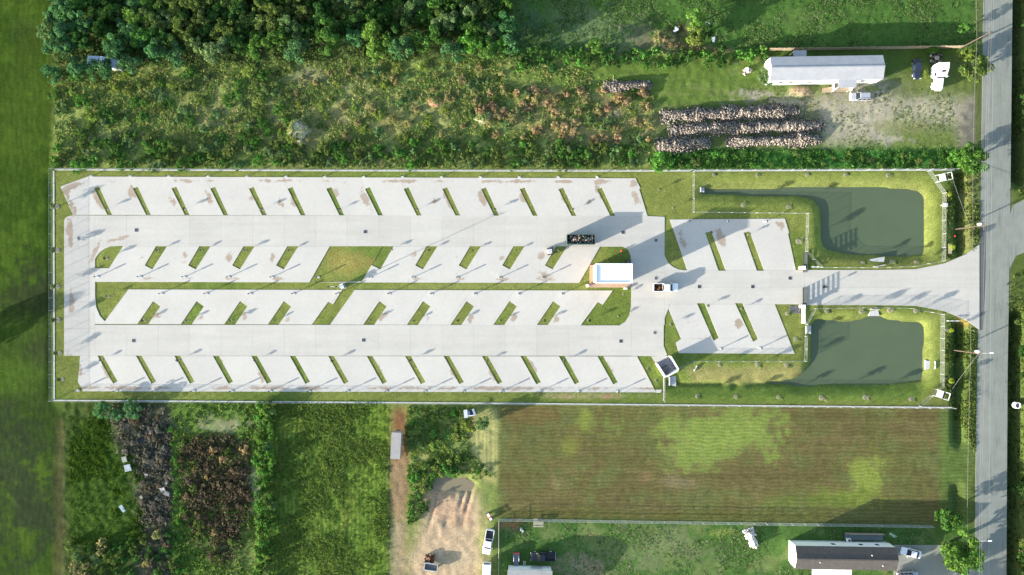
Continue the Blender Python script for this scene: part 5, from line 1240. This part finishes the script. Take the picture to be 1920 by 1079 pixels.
MB().lathe([(0.35, 0), (0.3, 0.2), (0.12, 0.3), (0.18, 0.7), (0.1, 0.95), (0, 1.0)], 10).build('figure', M_CURB, t); MB().box((0.1, -0.4, 0.1), (0.5, 0.9, 0.2), 0.4).build('plinth', M_CURB, t)
# sheet roof in the wood and scattered sheets
t = thing('tin_shed', U(191, 116, 3.0), -3, 'pale blue tin shed roof almost hidden in the wood', 'shed')
MB().box((0, 0, 1.4), (6.2, 2.1, 2.8)).build('wall', M_GALV, t); MB().box((0, 0, 2.9), (6.8, 2.5, 0.08), 0, 0.02).build('roof', ribbed('blue_tin', None, (0.42, 0.50, 0.60)), t)
for i, (x, y, w, d, a_, c_, lb) in enumerate(((235, 861, 1.1, 1.3, 10, (178, 178, 168), 'pale square sheet lying in dark weeds, upper of a pair'), (241, 877, 1.5, 1.6, 12, (190, 200, 206), 'pale blue square sheet lying in dark weeds, lower of a pair'),
        (231, 953, 1.8, 0.9, -55, (150, 176, 184), 'bent pale blue sheet in the dark weed field'), (275, 890, 0.9, 0.4, -20, (206, 204, 196), 'small white board in the grey dead brush'), (306, 918, 1.1, 1.0, 20, (226, 214, 206), 'white slab fragment at the edge of the grey dead brush'), (312, 906, 0.6, 0.7, 10, (214, 200, 180), 'small pale slab above a white fragment in dead brush'), (314, 925, 1.3, 1.0, -20, (146, 146, 146), 'grey slab beside a white fragment in dead brush'), (266, 932, 0.7, 0.7, 40, (176, 172, 160), 'pale fragment at the left rim of the dead brush'))):
    p = G(x, y); p.z += 0.35; o = MB().box((0, 0, 0), (w, d, 0.06), 0, 0.06, 0.05); o.box((w*0.2, d*0.1, 0.06), (w*0.5, d*0.4, 0.05), 0.3); o = o.build('discarded_sheet', material('sheet_%d' % i, A(*c_), var=0.12, scale=2)); o.location = p; o.rotation_euler = (0, 0, math.radians(a_)); tag(o, lb, 'sheet', 'discarded sheets and fragments')
for x, y, a_, lb in ((1267, 58, 30, 'white bent sheet on the dark scrap heap at the top'), (1326, 49, 50, 'pale frame lying in shade right of the round bush'), (1338, 75, 80, 'pale tarpaulin strip below the shaded bush')):
    p = G(x, y); p.z += 0.25; o = MB().box((0, 0, 0), (1.3, 0.5, 0.06)); o.box((0.3, 0.3, 0.1), (0.5, 0.9, 0.05), 0.5); o = o.build('discarded_sheet', M_WHITE); o.location = p; o.rotation_euler = (0.1, 0.1, math.radians(a_)); tag(o, lb, 'sheet', 'discarded sheets and fragments')
# ------------------------------------------------------------------ trees and shrubs
def crown_blobs(r, R, n, z0, z1):
    out = []; ex = r.uniform(0.85, 1.2)
    for k in range(n):
        a_ = r.uniform(0, 6.283); d = R*0.88*r.random()**0.6; z = z0 + (z1 - z0)*(0.2 + 0.8*r.random())*(1 - 0.4*(d/R)**2)
        out.append((d*math.cos(a_)*ex, d*math.sin(a_)/ex, z, R*r.uniform(0.14, 0.36)))
    return out
def trunk_mesh(seed, h, R):
    r = random.Random(seed); mb = MB(); mb.tube((0, 0, -0.3), (0.1, 0.05, h*0.55), 0.2, 0.13, 8)
    for k in range(6):
        a_ = k*1.05 + r.uniform(-.3, .3); z = h*r.uniform(0.3, 0.55); p = Vector((0.08, 0.04, z)); q = Vector((R*0.6*math.cos(a_), R*0.6*math.sin(a_), z + h*r.uniform(0.15, 0.35)))
        mb.tube(p, q, 0.08, 0.03, 5)
        for s in (-1, 1): mb.tube(p.lerp(q, 0.6), p.lerp(q, 0.6) + Vector((R*0.3*math.cos(a_ + s*0.8), R*0.3*math.sin(a_ + s*0.8), 0.6)), 0.04, 0.015, 4)
    return mb.mesh('trunk', M_POLE)
TREES = []
for k in range(7):
    r = random.Random(50 + k); R = 2.4; h = 6.0
    TREES.append((leaf_cloud('crown', 200 + k, crown_blobs(r, R, r.randint(24, 34), 2.0, 6.0), 1900, 0.22, 0.6, 0.5, 1.5), trunk_mesh(k, h, R)))
SHRUBS = []
for k in range(7):
    r = random.Random(80 + k); R = 1.0
    SHRUBS.append((leaf_cloud('foliage', 300 + k, crown_blobs(r, R, r.randint(12, 18), 0.2, 1.2), 420, 0.15, 0.6, 0.5, 1.5), MB().tube((0, 0, -0.2), (0.05, 0.0, 0.7), 0.05, 0.02, 5).tube((0, 0, 0.1), (0.4, 0.3, 0.8), 0.03, 0.01, 5).tube((0, 0, 0.1), (-0.4, 0.2, 0.8), 0.03, 0.01, 5).tube((0, 0, 0.1), (0.1, -0.45, 0.8), 0.03, 0.01, 5).mesh('stem', M_POLE)))
rv = random.Random(2024)
GREENS = {'blue green': veg(86, 132, 84, 1.32, 0.06), 'grey green': veg(114, 138, 86, 1.32, 0.06), 'mid green': veg(84, 126, 52, 1.32, 0.06), 'bright green': veg(116, 158, 62, 1.32, 0.06), 'olive green': veg(110, 124, 62, 1.32, 0.06), 'yellow green': veg(146, 162, 68, 1.32, 0.06), 'dark green': veg(56, 92, 44, 1.32, 0.06), 'tan': veg(176, 150, 104, 1.3, 0.1), 'straw': veg(160, 152, 96, 1.32, 0.06), 'dead grey': veg(128, 124, 108, 1.3, 0.1), 'brown': veg(116, 100, 78, 1.4, 0.12), 'fresh green': veg(96, 152, 56, 1.32, 0.06)}
def jit(c, v=0.14, pull=0.3):
    m_ = GREENS['mid green']; c = [a_*(1 - pull) + b_*pull for a_, b_ in zip(c, m_)] if c[1] > c[0]*1.02 else c
    f = rv.uniform(1 - v, 1 + v); return tuple(min(1, x*f*rv.uniform(1 - v/2, 1 + v/2)) for x in c)
def tree(px, py, R, h, tone, label, group, name='tree'):
    t = thing(name, G(px, py), rv.uniform(0, 360), label, 'tree', group)
    s = R/2.4; t.scale = (s, s, h/6.0); c_, k_ = rv.choice(TREES)
    o = link(bpy.data.objects.new('crown', c_), t); o.color = (*jit(GREENS[tone]), 1); link(bpy.data.objects.new('trunk', k_), t)
def shrub(px, py, R, h, tone, label, group, name='shrub'):
    if '@' in label: label = label.replace('@', over(px))
    t = thing(name, G(px, py), rv.uniform(0, 360), label, 'shrub', group)
    t.scale = (R, R, h/1.4); c_, k_ = rv.choice(SHRUBS)
    o = link(bpy.data.objects.new('foliage', c_), t); o.color = (*jit(GREENS[tone]), 1); link(bpy.data.objects.new('stem', k_), t)
def spread(poly, n, dmin, seed, keep=None):
    r = random.Random(seed); xs = [p[0] for p in poly]; ys = [p[1] for p in poly]; out = []; tries = 0
    while len(out) < n and tries < n*60:
        tries += 1; x, y = r.uniform(min(xs), max(xs)), r.uniform(min(ys), max(ys))
        if not inside(poly, np.array([x]), np.array([y]))[0]: continue
        if any((x-q[0])**2 + (y-q[1])**2 < dmin*dmin for q in out + (keep or [])): continue
        out.append((x, y))
    return out
# the wood: distinct front-row trees first
FRONT = [(130, 98, 2.6, 'blue green'), (165, 135, 2.4, 'blue green'), (205, 142, 2.6, 'blue green'), (232, 100, 2.4, 'blue green'), (262, 42, 2.6, 'bright green'), (285, 78, 2.5, 'fresh green'), (258, 128, 2.3, 'blue green'), (310, 105, 2.5, 'blue green'), (345, 112, 2.3, 'blue green'), (385, 98, 2.2, 'grey green'), (420, 105, 2.6, 'grey green'), (455, 92, 2.3, 'mid green'), (492, 96, 2.4, 'mid green'),
         (530, 88, 2.5, 'mid green'), (566, 98, 2.9, 'blue green'), (625, 92, 2.8, 'mid green'), (672, 78, 2.3, 'blue green'), (706, 70, 2.2, 'bright green'), (712, 104, 2.3, 'bright green'), (733, 92, 2.1, 'bright green'), (758, 102, 2.4, 'blue green'), (790, 84, 2.4, 'mid green'), (826, 72, 2.7, 'mid green'), (850, 104, 2.6, 'blue green'), (885, 90, 2.5, 'fresh green'), (910, 98, 2.5, 'mid green'), (945, 60, 2.8, 'blue green'), (935, 100, 2.4, 'fresh green'), (955, 92, 2.0, 'blue green'), (120, 150, 2.0, 'blue green'), (112, 70, 2.4, 'grey green'), (160, 40, 2.4, 'blue green'), (215, 30, 2.0, 'bright green'), (185, 44, 1.8, 'yellow green')]
def over(x): return 'above the %s top stall from left' % WORDS[min(15, max(0, int((x - 115)//72.5)))]
for x, y, R, tone in FRONT:
    tree(x, y, R*1.12, rv.uniform(4.8, 7.0), tone, '%s tree at the wood front %s' % (tone, over(x) if x > 320 else 'near the tin shed, ' + ('at the pasture edge' if x < 140 else ('upper side' if y < 60 else ('lower side' if y > 115 else 'same height')))), 'front row trees of the dense wood')
fr_ = [(f[0], f[1]) for f in FRONT]
WOODP = [(98, -45), (945, -45), (962, 60), (950, 75), (640, 70), (450, 78), (300, 90), (100, 85)]
for i, (x, y) in enumerate(spread(WOODP, 150, 20, 3, fr_)):
    tone = rv.choice(['olive green', 'olive green', 'dark green', 'mid green', 'grey green', 'dark green']) if 300 < x else rv.choice(['blue green', 'dark green', 'mid green'])
    tree(x, y, rv.uniform(1.7, 3.2), rv.uniform(3.8, 6.2), tone, '%s tree %s the wood, %s' % (tone, 'at the top of' if y < 5 else 'deep in', over(x)), 'trees in the heart of the dense wood')
for x, y, R, h, tone, lb in ((1235, 308, 2.9, 5.0, 'fresh green', 'round light green tree leaning over the top lot fence'), (1112, 93, 2.0, 3.6, 'bright green', 'bright green round tree on the hedge line at the top middle'), (1300, 48, 2.4, 4.0, 'bright green', 'pale green round tree, upper of two above the hedge'), (1297, 74, 2.4, 3.6, 'yellow green', 'yellowish round tree, lower of two above the hedge'), (1316, 66, 2.2, 3.6, 'dark green', 'dark green tree against the pale round trees above the hedge'),
        (1814, 138, 3.4, 5.0, 'olive green', 'olive green tree between the truck tractor and the road'), (1800, 110, 1.8, 4.2, 'yellow green', 'smaller yellow green tree just below the board fence end'), (1806, 305, 3.6, 6.0, 'mid green', 'spreading green tree between yard entrance and upper pond'), (1785, 300, 2.4, 4.2, 'fresh green', 'lower green tree left of the spreading tree by the yard entrance'),
        (1780, 1018, 5.0, 6.5, 'bright green', 'large light green tree beside the concrete car pad'), (1758, 965, 2.8, 6.0, 'mid green', 'upright green tree at the end of the back lawn fence'), (1798, 1046, 3.2, 5.0, 'fresh green', 'green tree below the large tree by the concrete pad'), (1797, 60, 1.3, 3.0, 'fresh green', 'small palm like tree in shade near the top of the road'), (1428, 150, 2.2, 3.4, 'grey green', 'grey green bush tree left of the long white mobile home'), (1745, 95, 1.2, 1.6, 'fresh green', 'low green bush behind the truck tractor'), (1733, 142, 1.0, 1.4, 'yellow green', 'small yellow green bush between car and truck tractor'),
        (200, 768, 2.2, 2.4, 'blue green', 'blue green tree below the bottom lot fence, left of two'), (258, 766, 2.4, 2.4, 'blue green', 'blue green tree below the bottom lot fence, right of two'), (225, 775, 1.6, 2.0, 'blue green', 'small blue green tree between two larger ones below the lot fence'), (905, 790, 1.7, 3.0, 'grey green', 'pale green tree right of the utility cart'), (880, 797, 1.6, 2.6, 'yellow green', 'yellow green bush tree just below the utility cart')):
    tree(x, y, R, h, tone, lb, None)
# trees beyond the left and lower edges whose shadows reach into the picture
for x, y, R, h, lb in ((-190, 705, 3.6, 9.0, 'tall tree out in the pasture left of the view'), (1560, 1165, 4.5, 9.0, 'tall tree beyond the bottom edge below the dark roofed home'), (1650, 1180, 4.0, 9.0, 'tall tree beyond the bottom edge below the pad'), (835, 1150, 3.6, 7.0, 'tall tree beyond the bottom edge below the sandy yard')):
    tree(x, y, R, h, 'mid green', lb, 'trees just outside the view')
# right-hand roadside hedge
for i, (x, y) in enumerate(spread([(1912, -40), (1960, -40), (1960, 330), (1914, 330)], 14, 22, 8) + spread([(1912, 600), (1960, 600), (1950, 1100), (1900, 1100)], 22, 22, 9)):
    tree(x + 6, y, rv.uniform(1.4, 2.4), rv.uniform(2.5, 4.5), rv.choice(['dark green', 'olive green', 'dark green']), 'dark hedge tree %s the side road, at the far right ditch' % ('above' if y < 430 else 'below'), 'hedge trees at the far right')
# shrubs of the weedy strip
def zone(poly, n, d, seed, tones, R, h, label, group, keep=None, name='shrub', band=None):
    for x, y in spread(poly, n, d, seed, keep):
        if name in ('withered_bush', 'dead_bush'): x += rv.gauss(0, 7); y += rv.gauss(0, 7)
        tone = rv.choice(tones); lb = label % tone
        if band: lb = lb.replace('#', band[0] if y < band[3] else (band[1] if y < band[4] else band[2]))
        shrub(x, y, rv.uniform(*R), rv.uniform(*h), tone, lb, group, name)
def mass(name, poly, n, d, seed, tones, R, h, label, keep=None):
    """small bushes too many and too alike to count: one mesh made from the shrub shapes"""
    Vs, Cs = [], []
    for x, y in spread(poly, n, d, seed, keep):
        me = rv.choice(SHRUBS)[0]; k = len(me.vertices); v = np.empty(k*3, np.float32); me.vertices.foreach_get('co', v); v = v.reshape(-1, 3).copy()
        c_ = np.empty(k*4, np.float32); me.color_attributes['Col'].data.foreach_get('color', c_); c_ = c_.reshape(-1, 4)[:, :3]*np.array(jit(GREENS[rv.choice(tones)]))
        a_ = rv.uniform(0, 6.3); r_ = rv.uniform(*R); p = G(x, y); ca, sa = math.cos(a_)*r_, math.sin(a_)*r_
        Vs.append(np.stack([v[:, 0]*ca - v[:, 1]*sa + p.x, v[:, 0]*sa + v[:, 1]*ca + p.y, v[:, 2]*rv.uniform(*h)/1.4 + p.z], -1)); Cs.append(c_)
    V = np.vstack(Vs); o = link(bpy.data.objects.new(name, np_mesh(name, V, np.arange(len(V)).reshape(-1, 4), M_WEED0, np.vstack(Cs)))); tag(o, label, 'bushes', kind='stuff')
M_WEED0 = leaf_material('bush_leaves', 'Col', False, 0.3)
ST = ['mid green', 'olive green', 'olive green', 'grey green', 'dark green', 'yellow green']
zone([(104, 140), (540, 128), (540, 262), (104, 262)], 66, 17, 21, ['mid green', 'olive green', 'mid green', 'yellow green', 'grey green'], (1.0, 2.1), (0.6, 1.4), '%s meadow shrub #, @', 'meadow shrubs, left', band=('near the wood', 'halfway down', 'near the hedge', 175, 225))
zone([(540, 128), (950, 122), (960, 262), (545, 262)], 62, 17, 22, ['olive green', 'straw', 'yellow green', 'grey green', 'straw'], (0.8, 1.7), (0.5, 1.1), '%s meadow shrub #, @', 'meadow shrubs, middle', [(563, 247), (560, 232), (905, 222), (815, 190)], band=('near the wood', 'halfway down', 'near the hedge', 175, 225))
zone([(880, 165), (1222, 168), (1222, 268), (900, 262)], 60, 15, 23, ['tan', 'tan', 'straw', 'olive green', 'grey green', 'straw'], (0.9, 1.8), (0.7, 1.4), '%s dry shrub #, @', 'dry meadow shrubs, right', band=('near the grass strip', 'halfway down', 'near the hedge', 175, 225))
zone([(104, 268), (1225, 268), (1225, 312), (104, 312)], 110, 16, 24, ['mid green', 'fresh green', 'olive green', 'mid green', 'olive green', 'grey green'], (1.0, 2.0), (1.0, 1.9), '%s fence hedge shrub, #, @', 'hedge shrubs along the top lot fence', name='hedge_shrub', band=('back row', 'middle row', 'front row', 283, 298))
mass('weed_bushes', [(1235, 287), (1795, 287), (1795, 312), (1235, 312)], 36, 13, 25, ['fresh green', 'mid green', 'olive green'], (0.6, 1.3), (0.4, 0.8), 'small weed shrubs between the rubble rows and the lot fence')
mass('hedge_bushes', [(970, 96), (1440, 97), (1440, 116), (1130, 130), (965, 128)], 55, 13, 26, ['mid green', 'fresh green', 'dark green'], (0.8, 1.5), (0.8, 1.8), 'small shrubs on the hedge line at the top middle')
zone([(483, 758), (512, 758), (516, 1100), (486, 1100)], 46, 13, 27, ['fresh green', 'grey green', 'bright green', 'mid green'], (0.9, 1.8), (1.2, 2.6), '%s hedge shrub beside the crop field, #', 'hedge shrubs beside the crop field', name='hedge_shrub', band=('in its upper third', 'in its middle third', 'in its lower third', 860, 970))
mass('thicket_bushes', [(768, 768), (875, 768), (880, 850), (770, 850)], 28, 14, 28, ['fresh green', 'yellow green', 'olive green', 'yellow green'], (0.7, 1.3), (0.25, 0.6), 'small shrubs in the thicket right of the box trailer', [(881, 775)])
mass('pool_bushes', [(800, 865), (870, 858), (900, 890), (825, 896), (795, 960), (765, 990), (770, 900)], 34, 11, 29, ['fresh green', 'yellow green', 'dark green', 'mid green'], (0.6, 1.2), (0.7, 1.5), 'small shrubs round the muddy pool')
zone([(335, 820), (465, 825), (468, 920), (430, 1040), (385, 1050), (345, 930)], 46, 13, 30, ['brown', 'brown', 'brown', 'tan', 'olive green'], (0.5, 1.3), (0.5, 1.6), '%s withered bush in the # of the dead patch', 'withered bushes of the dead patch', name='withered_bush', band=('upper third', 'middle', 'lower third', 880, 950))
zone([(208, 785), (318, 762), (320, 1075), (275, 1075), (285, 960), (255, 860)], 40, 13, 31, ['dead grey', 'dead grey', 'brown', 'dead grey'], (0.6, 1.3), (0.5, 1.2), '%s dead bush in the # of the grey brush strip', 'dead bushes of the grey brush strip', [(275, 890), (306, 918)], name='dead_bush', band=('upper third', 'middle', 'lower third', 860, 960))
mass('corner_bushes', [(130, 1020), (260, 1010), (330, 990), (330, 1100), (135, 1100)], 44, 14, 32, ['dark green', 'mid green', 'straw', 'olive green', 'grey green'], (0.8, 1.7), (0.9, 2.2), 'small bushes at the lower left corner')
mass('strip_bushes', [(318, 800), (334, 800), (350, 1079), (330, 1079)], 18, 12, 33, ['fresh green', 'mid green'], (0.6, 1.0), (0.6, 1.2), 'small bushes between the grey brush and the dead patch')
zone([(1225, 70), (1300, 88), (1380, 95), (1250, 96)], 10, 12, 34, ['tan', 'straw'], (0.6, 1.1), (0.5, 1.0), '%s dry bush by the scrap heap at the top', 'dry bushes at the top', name='dry_bush')
# ------------------------------------------------------------------ ground cover that nobody could count
M_WEED = leaf_material('weed_leaves', 'Col', False, 0.45)
def cover(name, poly, n, R, h, cols, label, cat, seed, k=8, leaf=0.16, up=0.45, warp=8):
    r = np.random.RandomState(seed); xs = [p[0] for p in poly]; ys = [p[1] for p in poly]
    x = r.uniform(min(xs), max(xs), n*6); y = r.uniform(min(ys), max(ys), n*6)
    ok = inside(poly, x + r.normal(size=x.shape)*warp*0.4, y + r.normal(size=x.shape)*warp*0.4)
    wx, wy = (x - 960)*S, (539.5 - y)*S
    dn = fbm(wx, wy, 0.18, seed, 3)
    ok &= r.rand(len(x)) < np.clip((dn - 0.38)*4.0, 0.06, 1)
    x, y, wx, wy = x[ok][:n], y[ok][:n], wx[ok][:n], wy[ok][:n]; m = len(x)
    gi = np.clip(((wx - gx[0])/STEP).round().astype(int), 0, NX-1); gj = np.clip(((wy - gy[0])/STEP).round().astype(int), 0, NY-1)
    z = H[gj, gi]
    Rr = r.uniform(*R, m); hh = r.uniform(*h, m)*(0.5 + 0.9*fbm(wx, wy, 0.3, seed + 2, 3)); cl = np.array([cols[i] for i in r.randint(len(cols), size=m)])*(0.75 + 0.5*r.rand(m))[:, None]
    a_ = r.rand(m, k)*6.283; d = np.sqrt(r.rand(m, k)); c_ = np.stack([wx[:, None] + np.cos(a_)*d*Rr[:, None], wy[:, None] + np.sin(a_)*d*Rr[:, None], z[:, None] + hh[:, None]*(0.25 + 0.75*r.rand(m, k))*(1 - 0.5*d*d)], -1).reshape(-1, 3)
    N = m*k; nrm = r.normal(size=(N, 3))*0.7 + np.array([-0.1, 0, up]); nrm /= np.linalg.norm(nrm, axis=1)[:, None]
    u = np.cross(nrm, r.normal(size=(N, 3))); u /= np.linalg.norm(u, axis=1)[:, None]; v = np.cross(nrm, u); s = (leaf*r.uniform(0.6, 1.5, N))[:, None]
    V = np.stack([c_ - u*s, c_ - v*s*0.55, c_ + u*s, c_ + v*s*0.55], 1).reshape(-1, 3)
    cc = np.repeat(np.repeat(cl, k, 0)*r.uniform(0.65, 1.35, (N, 1)), 4, 0)
    o = link(bpy.data.objects.new(name, np_mesh(name, V, np.arange(4*N).reshape(N, 4), M_WEED, np.clip(cc, 0, 1)))); tag(o, label, cat, kind='stuff')
g = lambda *t: [veg(*c, 1.5, 0.06) for c in t]
cover('meadow_weeds', [(102, 124), (962, 110), (1226, 165), (1226, 314), (102, 314)], 20000, (0.25, 0.6), (0.08, 0.32), g((126, 152, 68), (158, 162, 86), (108, 142, 62), (170, 166, 104), (120, 150, 80)), 'tangled weeds covering the meadow above the lot fence', 'weeds', 1, up=0.8)
cover('wood_undergrowth', [(100, -30), (955, -30), (962, 110), (102, 128)], 9000, (0.3, 0.7), (0.4, 1.6), g((84, 112, 54), (104, 124, 66), (78, 106, 58), (116, 130, 76)), 'dark undergrowth between the trees of the wood', 'undergrowth', 2)
cover('crop_plants', [(512, 756), (730, 757), (727, 1100), (503, 1100)], 14000, (0.2, 0.45), (0.12, 0.36), g((104, 134, 50), (130, 148, 62), (84, 114, 44), (118, 138, 72)), 'dense leafy plants of the overgrown crop field', 'crop', 3, leaf=0.115, up=0.8)
cover('dark_weeds', [(128, 790), (205, 782), (262, 865), (276, 930), (268, 1015), (190, 1030), (130, 1030)], 3600, (0.25, 0.5), (0.06, 0.2), g((72, 100, 28), (90, 118, 34), (60, 88, 28)), 'low dark green weeds at the lower left', 'weeds', 4, leaf=0.11, up=0.9, warp=24)
cover('brush_litter', [(208, 775), (320, 758), (322, 1080), (270, 1080), (275, 940), (245, 850)], 3200, (0.2, 0.5), (0.15, 0.6), [veg(c, d, e, 1.25, 0.1) for c, d, e in ((116, 112, 98), (144, 138, 122), (88, 88, 84), (84, 94, 60))], 'dead twigs and litter of the grey brush strip', 'brush', 5, warp=26)
cover('withered_plants', [(338, 825), (420, 812), (468, 830), (470, 930), (440, 1015), (415, 1060), (385, 1030), (345, 930)], 4200, (0.2, 0.45), (0.15, 0.6), [veg(c, d, e, 1.3, 0.15) for c, d, e in ((108, 92, 72), (88, 74, 60), (140, 122, 96), (84, 92, 56))], 'brown withered plants of the dead patch', 'plants', 6, warp=34)
cover('scrub_weeds', [(324, 756), (500, 758), (492, 1100), (330, 1100)], 2600, (0.2, 0.45), (0.1, 0.4), g((104, 132, 52), (122, 142, 66), (88, 118, 46)), 'light green weeds round the dead patch', 'weeds', 7, warp=14)
cover('fence_weeds', [(1230, 284), (1798, 282), (1798, 316), (1230, 316)], 3000, (0.25, 0.5), (0.1, 0.35), g((76, 124, 52), (96, 138, 60), (70, 108, 48)), 'bright green weeds between rubble rows and fence', 'weeds', 8)
cover('lawn_tussocks', [(962, -30), (1838, -30), (1838, 88), (1440, 92), (966, 102)], 6500, (0.2, 0.45), (0.04, 0.12), g((84, 122, 48), (104, 132, 66), (70, 106, 48), (126, 140, 90)), 'rough tussocks of the top right grass plot', 'grass', 9, leaf=0.12, up=1.4)
cover('thicket_weeds', [(766, 762), (880, 764), (878, 850), (930, 900), (900, 900), (800, 870), (768, 985), (762, 880)], 2600, (0.2, 0.45), (0.06, 0.25), g((112, 144, 62), (134, 156, 76), (96, 126, 56)), 'weeds of the thicket right of the box trailer', 'weeds', 10)
cover('ditch_grass', [(1770, 325), (1836, 325), (1832, 465), (1770, 488)], 1300, (0.15, 0.35), (0.08, 0.3), g((104, 124, 54), (130, 136, 72), (84, 108, 46)), 'tufty grass along the upper roadside ditch', 'grass', 11)
cover('ditch_grass', [(1770, 600), (1828, 620), (1828, 850), (1786, 760), (1770, 730)], 1500, (0.15, 0.35), (0.08, 0.3), g((96, 118, 50), (120, 132, 64), (80, 104, 44)), 'tufty grass along the lower roadside ditch', 'grass', 12)
cover('roadside_grass', [(1900, -40), (2000, -40), (2000, 1110), (1888, 1110), (1892, 520), (1940, 480), (1940, 380), (1900, 370)], 4500, (0.2, 0.5), (0.1, 0.5), g((84, 104, 46), (104, 118, 54), (66, 88, 38)), 'rough grass along the far right ditch', 'grass', 13)
cover('yard_weeds', [(1400, 160), (1660, 158), (1790, 175), (1800, 280), (1545, 280), (1400, 200)], 1000, (0.12, 0.3), (0.03, 0.07), g((116, 130, 66), (136, 138, 86), (96, 118, 56)), 'thin weeds in the gravel yard', 'weeds', 14, leaf=0.1, up=1.6)
cover('back_lawn_tufts', [(938, 978), (1745, 990), (1740, 1100), (940, 1100)], 3500, (0.12, 0.3), (0.03, 0.07), g((88, 122, 54), (118, 134, 76), (76, 108, 50), (146, 150, 112)), 'uneven tufts of the back lawn', 'grass', 15, leaf=0.1, up=1.6)

# ------------------------------------------------------------------ rubble rows and stone heaps
def rubble(pts, wd, hgt, label, seed, cols, size=0.22, dens=24):
    p0 = G(*pts[0]); p0.z = 0; t = thing('rubble_pile', p0, 0, label, 'rubble', 'long rows of pale rubble')
    a_, b_ = Vector((0, 0, 0)), P(*pts[1]) - P(*pts[0]); L = b_.length; d = b_/L; n_ = Vector((-d.y, d.x, 0)); r = np.random.RandomState(seed)
    K, J = max(6, int(L/0.7)), 8; V, F = [], []
    prof = lambda s, j: hgt*max(0.0, 1 - abs(s)**1.6)*min(1, j*3.0/K*2, (K - j)*3.0/K*2)*(0.5 + 0.8*_tab[seed % 500, (j//3) % 500])
    for j in range(K + 1):
        for i in range(J + 1):
            s = -1 + 2*i/J; q = d*(L*j/K) + n_*(s*wd*(0.7 + 0.5*_tab[(seed + 9) % 500, (j//3) % 500])); V.append((q.x, q.y, prof(s, j) - 0.12))
    for j in range(K):
        for i in range(J): o = j*(J+1) + i; F.append((o, o+1, o+J+2, o+J+1))
    mb = MB(); mb.add(V, F); mb.build('mound', material('rubble_fill', A(120, 112, 104), var=0.3, scale=2), t, True)
    n = int(L*wd*2*dens); X = r.uniform(0, L, n); Sg = np.clip(r.normal(size=n)*0.5, -1.05, 1.05); cen = np.zeros((n, 3))
    for i in range(n):
        j = min(K, int(X[i]/L*K)); q = d*X[i] + n_*(Sg[i]*wd*(0.7 + 0.6*_tab[(seed + 9) % 500, (j//3) % 500])); cen[i] = (q.x, q.y, prof(Sg[i], j) + r.uniform(-0.05, 0.15))
    base = np.array([(-1, -1, -1), (1, -1, -1), (1, 1, -1), (-1, 1, -1), (-1, -1, 1), (1, -1, 1), (1, 1, 1), (-1, 1, 1)])*0.5
    fb = np.array([(0, 3, 2, 1), (4, 5, 6, 7), (0, 1, 5, 4), (1, 2, 6, 5), (2, 3, 7, 6), (3, 0, 4, 7)])
    vv = base[None]*(size*r.uniform(0.5, 1.5, (n, 1, 3)))*(1 + 0.25*r.normal(size=(n, 8, 1)))
    q1 = r.normal(size=(n, 4)); q1 /= np.linalg.norm(q1, axis=1)[:, None]; w, x, y, z = q1.T
    Rm = np.stack([np.stack([1-2*(y*y+z*z), 2*(x*y-z*w), 2*(x*z+y*w)], -1), np.stack([2*(x*y+z*w), 1-2*(x*x+z*z), 2*(y*z-x*w)], -1), np.stack([2*(x*z-y*w), 2*(y*z+x*w), 1-2*(x*x+y*y)], -1)], 1)
    vv = np.einsum('nij,nkj->nki', Rm, vv) + cen[:, None, :]
    cl = np.array([cols[i] for i in r.randint(len(cols), size=n)])*r.uniform(0.8, 1.2, (n, 1))
    o = link(bpy.data.objects.new('chunks', np_mesh('chunks', vv.reshape(-1, 3), (fb[None] + 8*np.arange(n)[:, None, None]).reshape(-1, 4), M_RUB, np.repeat(cl, 8, 0))), t); o['kind'] = 'stuff'
M_RUB = leaf_material('rubble_stone', 'Col', False, 0.0)
RC = [A(*c) for c in ((182, 172, 158), (154, 144, 134), (204, 192, 176), (120, 112, 104), (80, 76, 72), (166, 154, 144))]
rubble([(1130, 165), (1222, 159)], 1.3, 1.0, 'short rubble row above the dry shrubs', 41, RC)
rubble([(1236, 218), (1498, 209)], 1.6, 1.4, 'topmost of the long pale rubble rows in the yard', 42, RC)
rubble([(1252, 244), (1545, 235)], 1.5, 1.3, 'middle one of the long pale rubble rows in the yard', 43, RC)
rubble([(1228, 275), (1332, 268)], 1.6, 1.2, 'lower left rubble row beside the light green tree', 44, RC)
rubble([(1360, 267), (1540, 261)], 1.4, 1.2, 'lower right rubble row next to the gravel', 45, RC)
rubble([(1402, 992), (1414, 1024)], 1.1, 0.8, 'small heap of white stones on the back lawn', 46, g((226, 222, 216), (200, 196, 190), (180, 178, 172)), 0.28, 40)
rubble([(1398, 129), (1404, 137)], 0.8, 0.6, 'small pale stone heap left of the grey green bush', 47, g((206, 198, 186), (180, 172, 160)), 0.28, 30)

# ------------------------------------------------------------------ alike neighbours get told apart by their place
def settle_labels():
    from collections import defaultdict
    same = defaultdict(list)
    for o in COL.objects:
        if o.parent is None and 'label' in o: same[o['label']].append(o)
    for lb, os_ in same.items():
        n = len(os_)
        if n < 2 or n > 20: continue
        os_.sort(key=lambda o: o.location.x)
        names = {2: ['left one', 'right one'], 3: ['left of three', 'middle of three', 'right of three']}.get(n) or ['leftmost'] + [WORDS[i] + ' from left' for i in range(1, n - 1)] + ['rightmost']
        for o, w in zip(os_, names):
            if len((lb + ' ' + w).split()) <= 16: o['label'] = lb + ', ' + w
settle_labels()
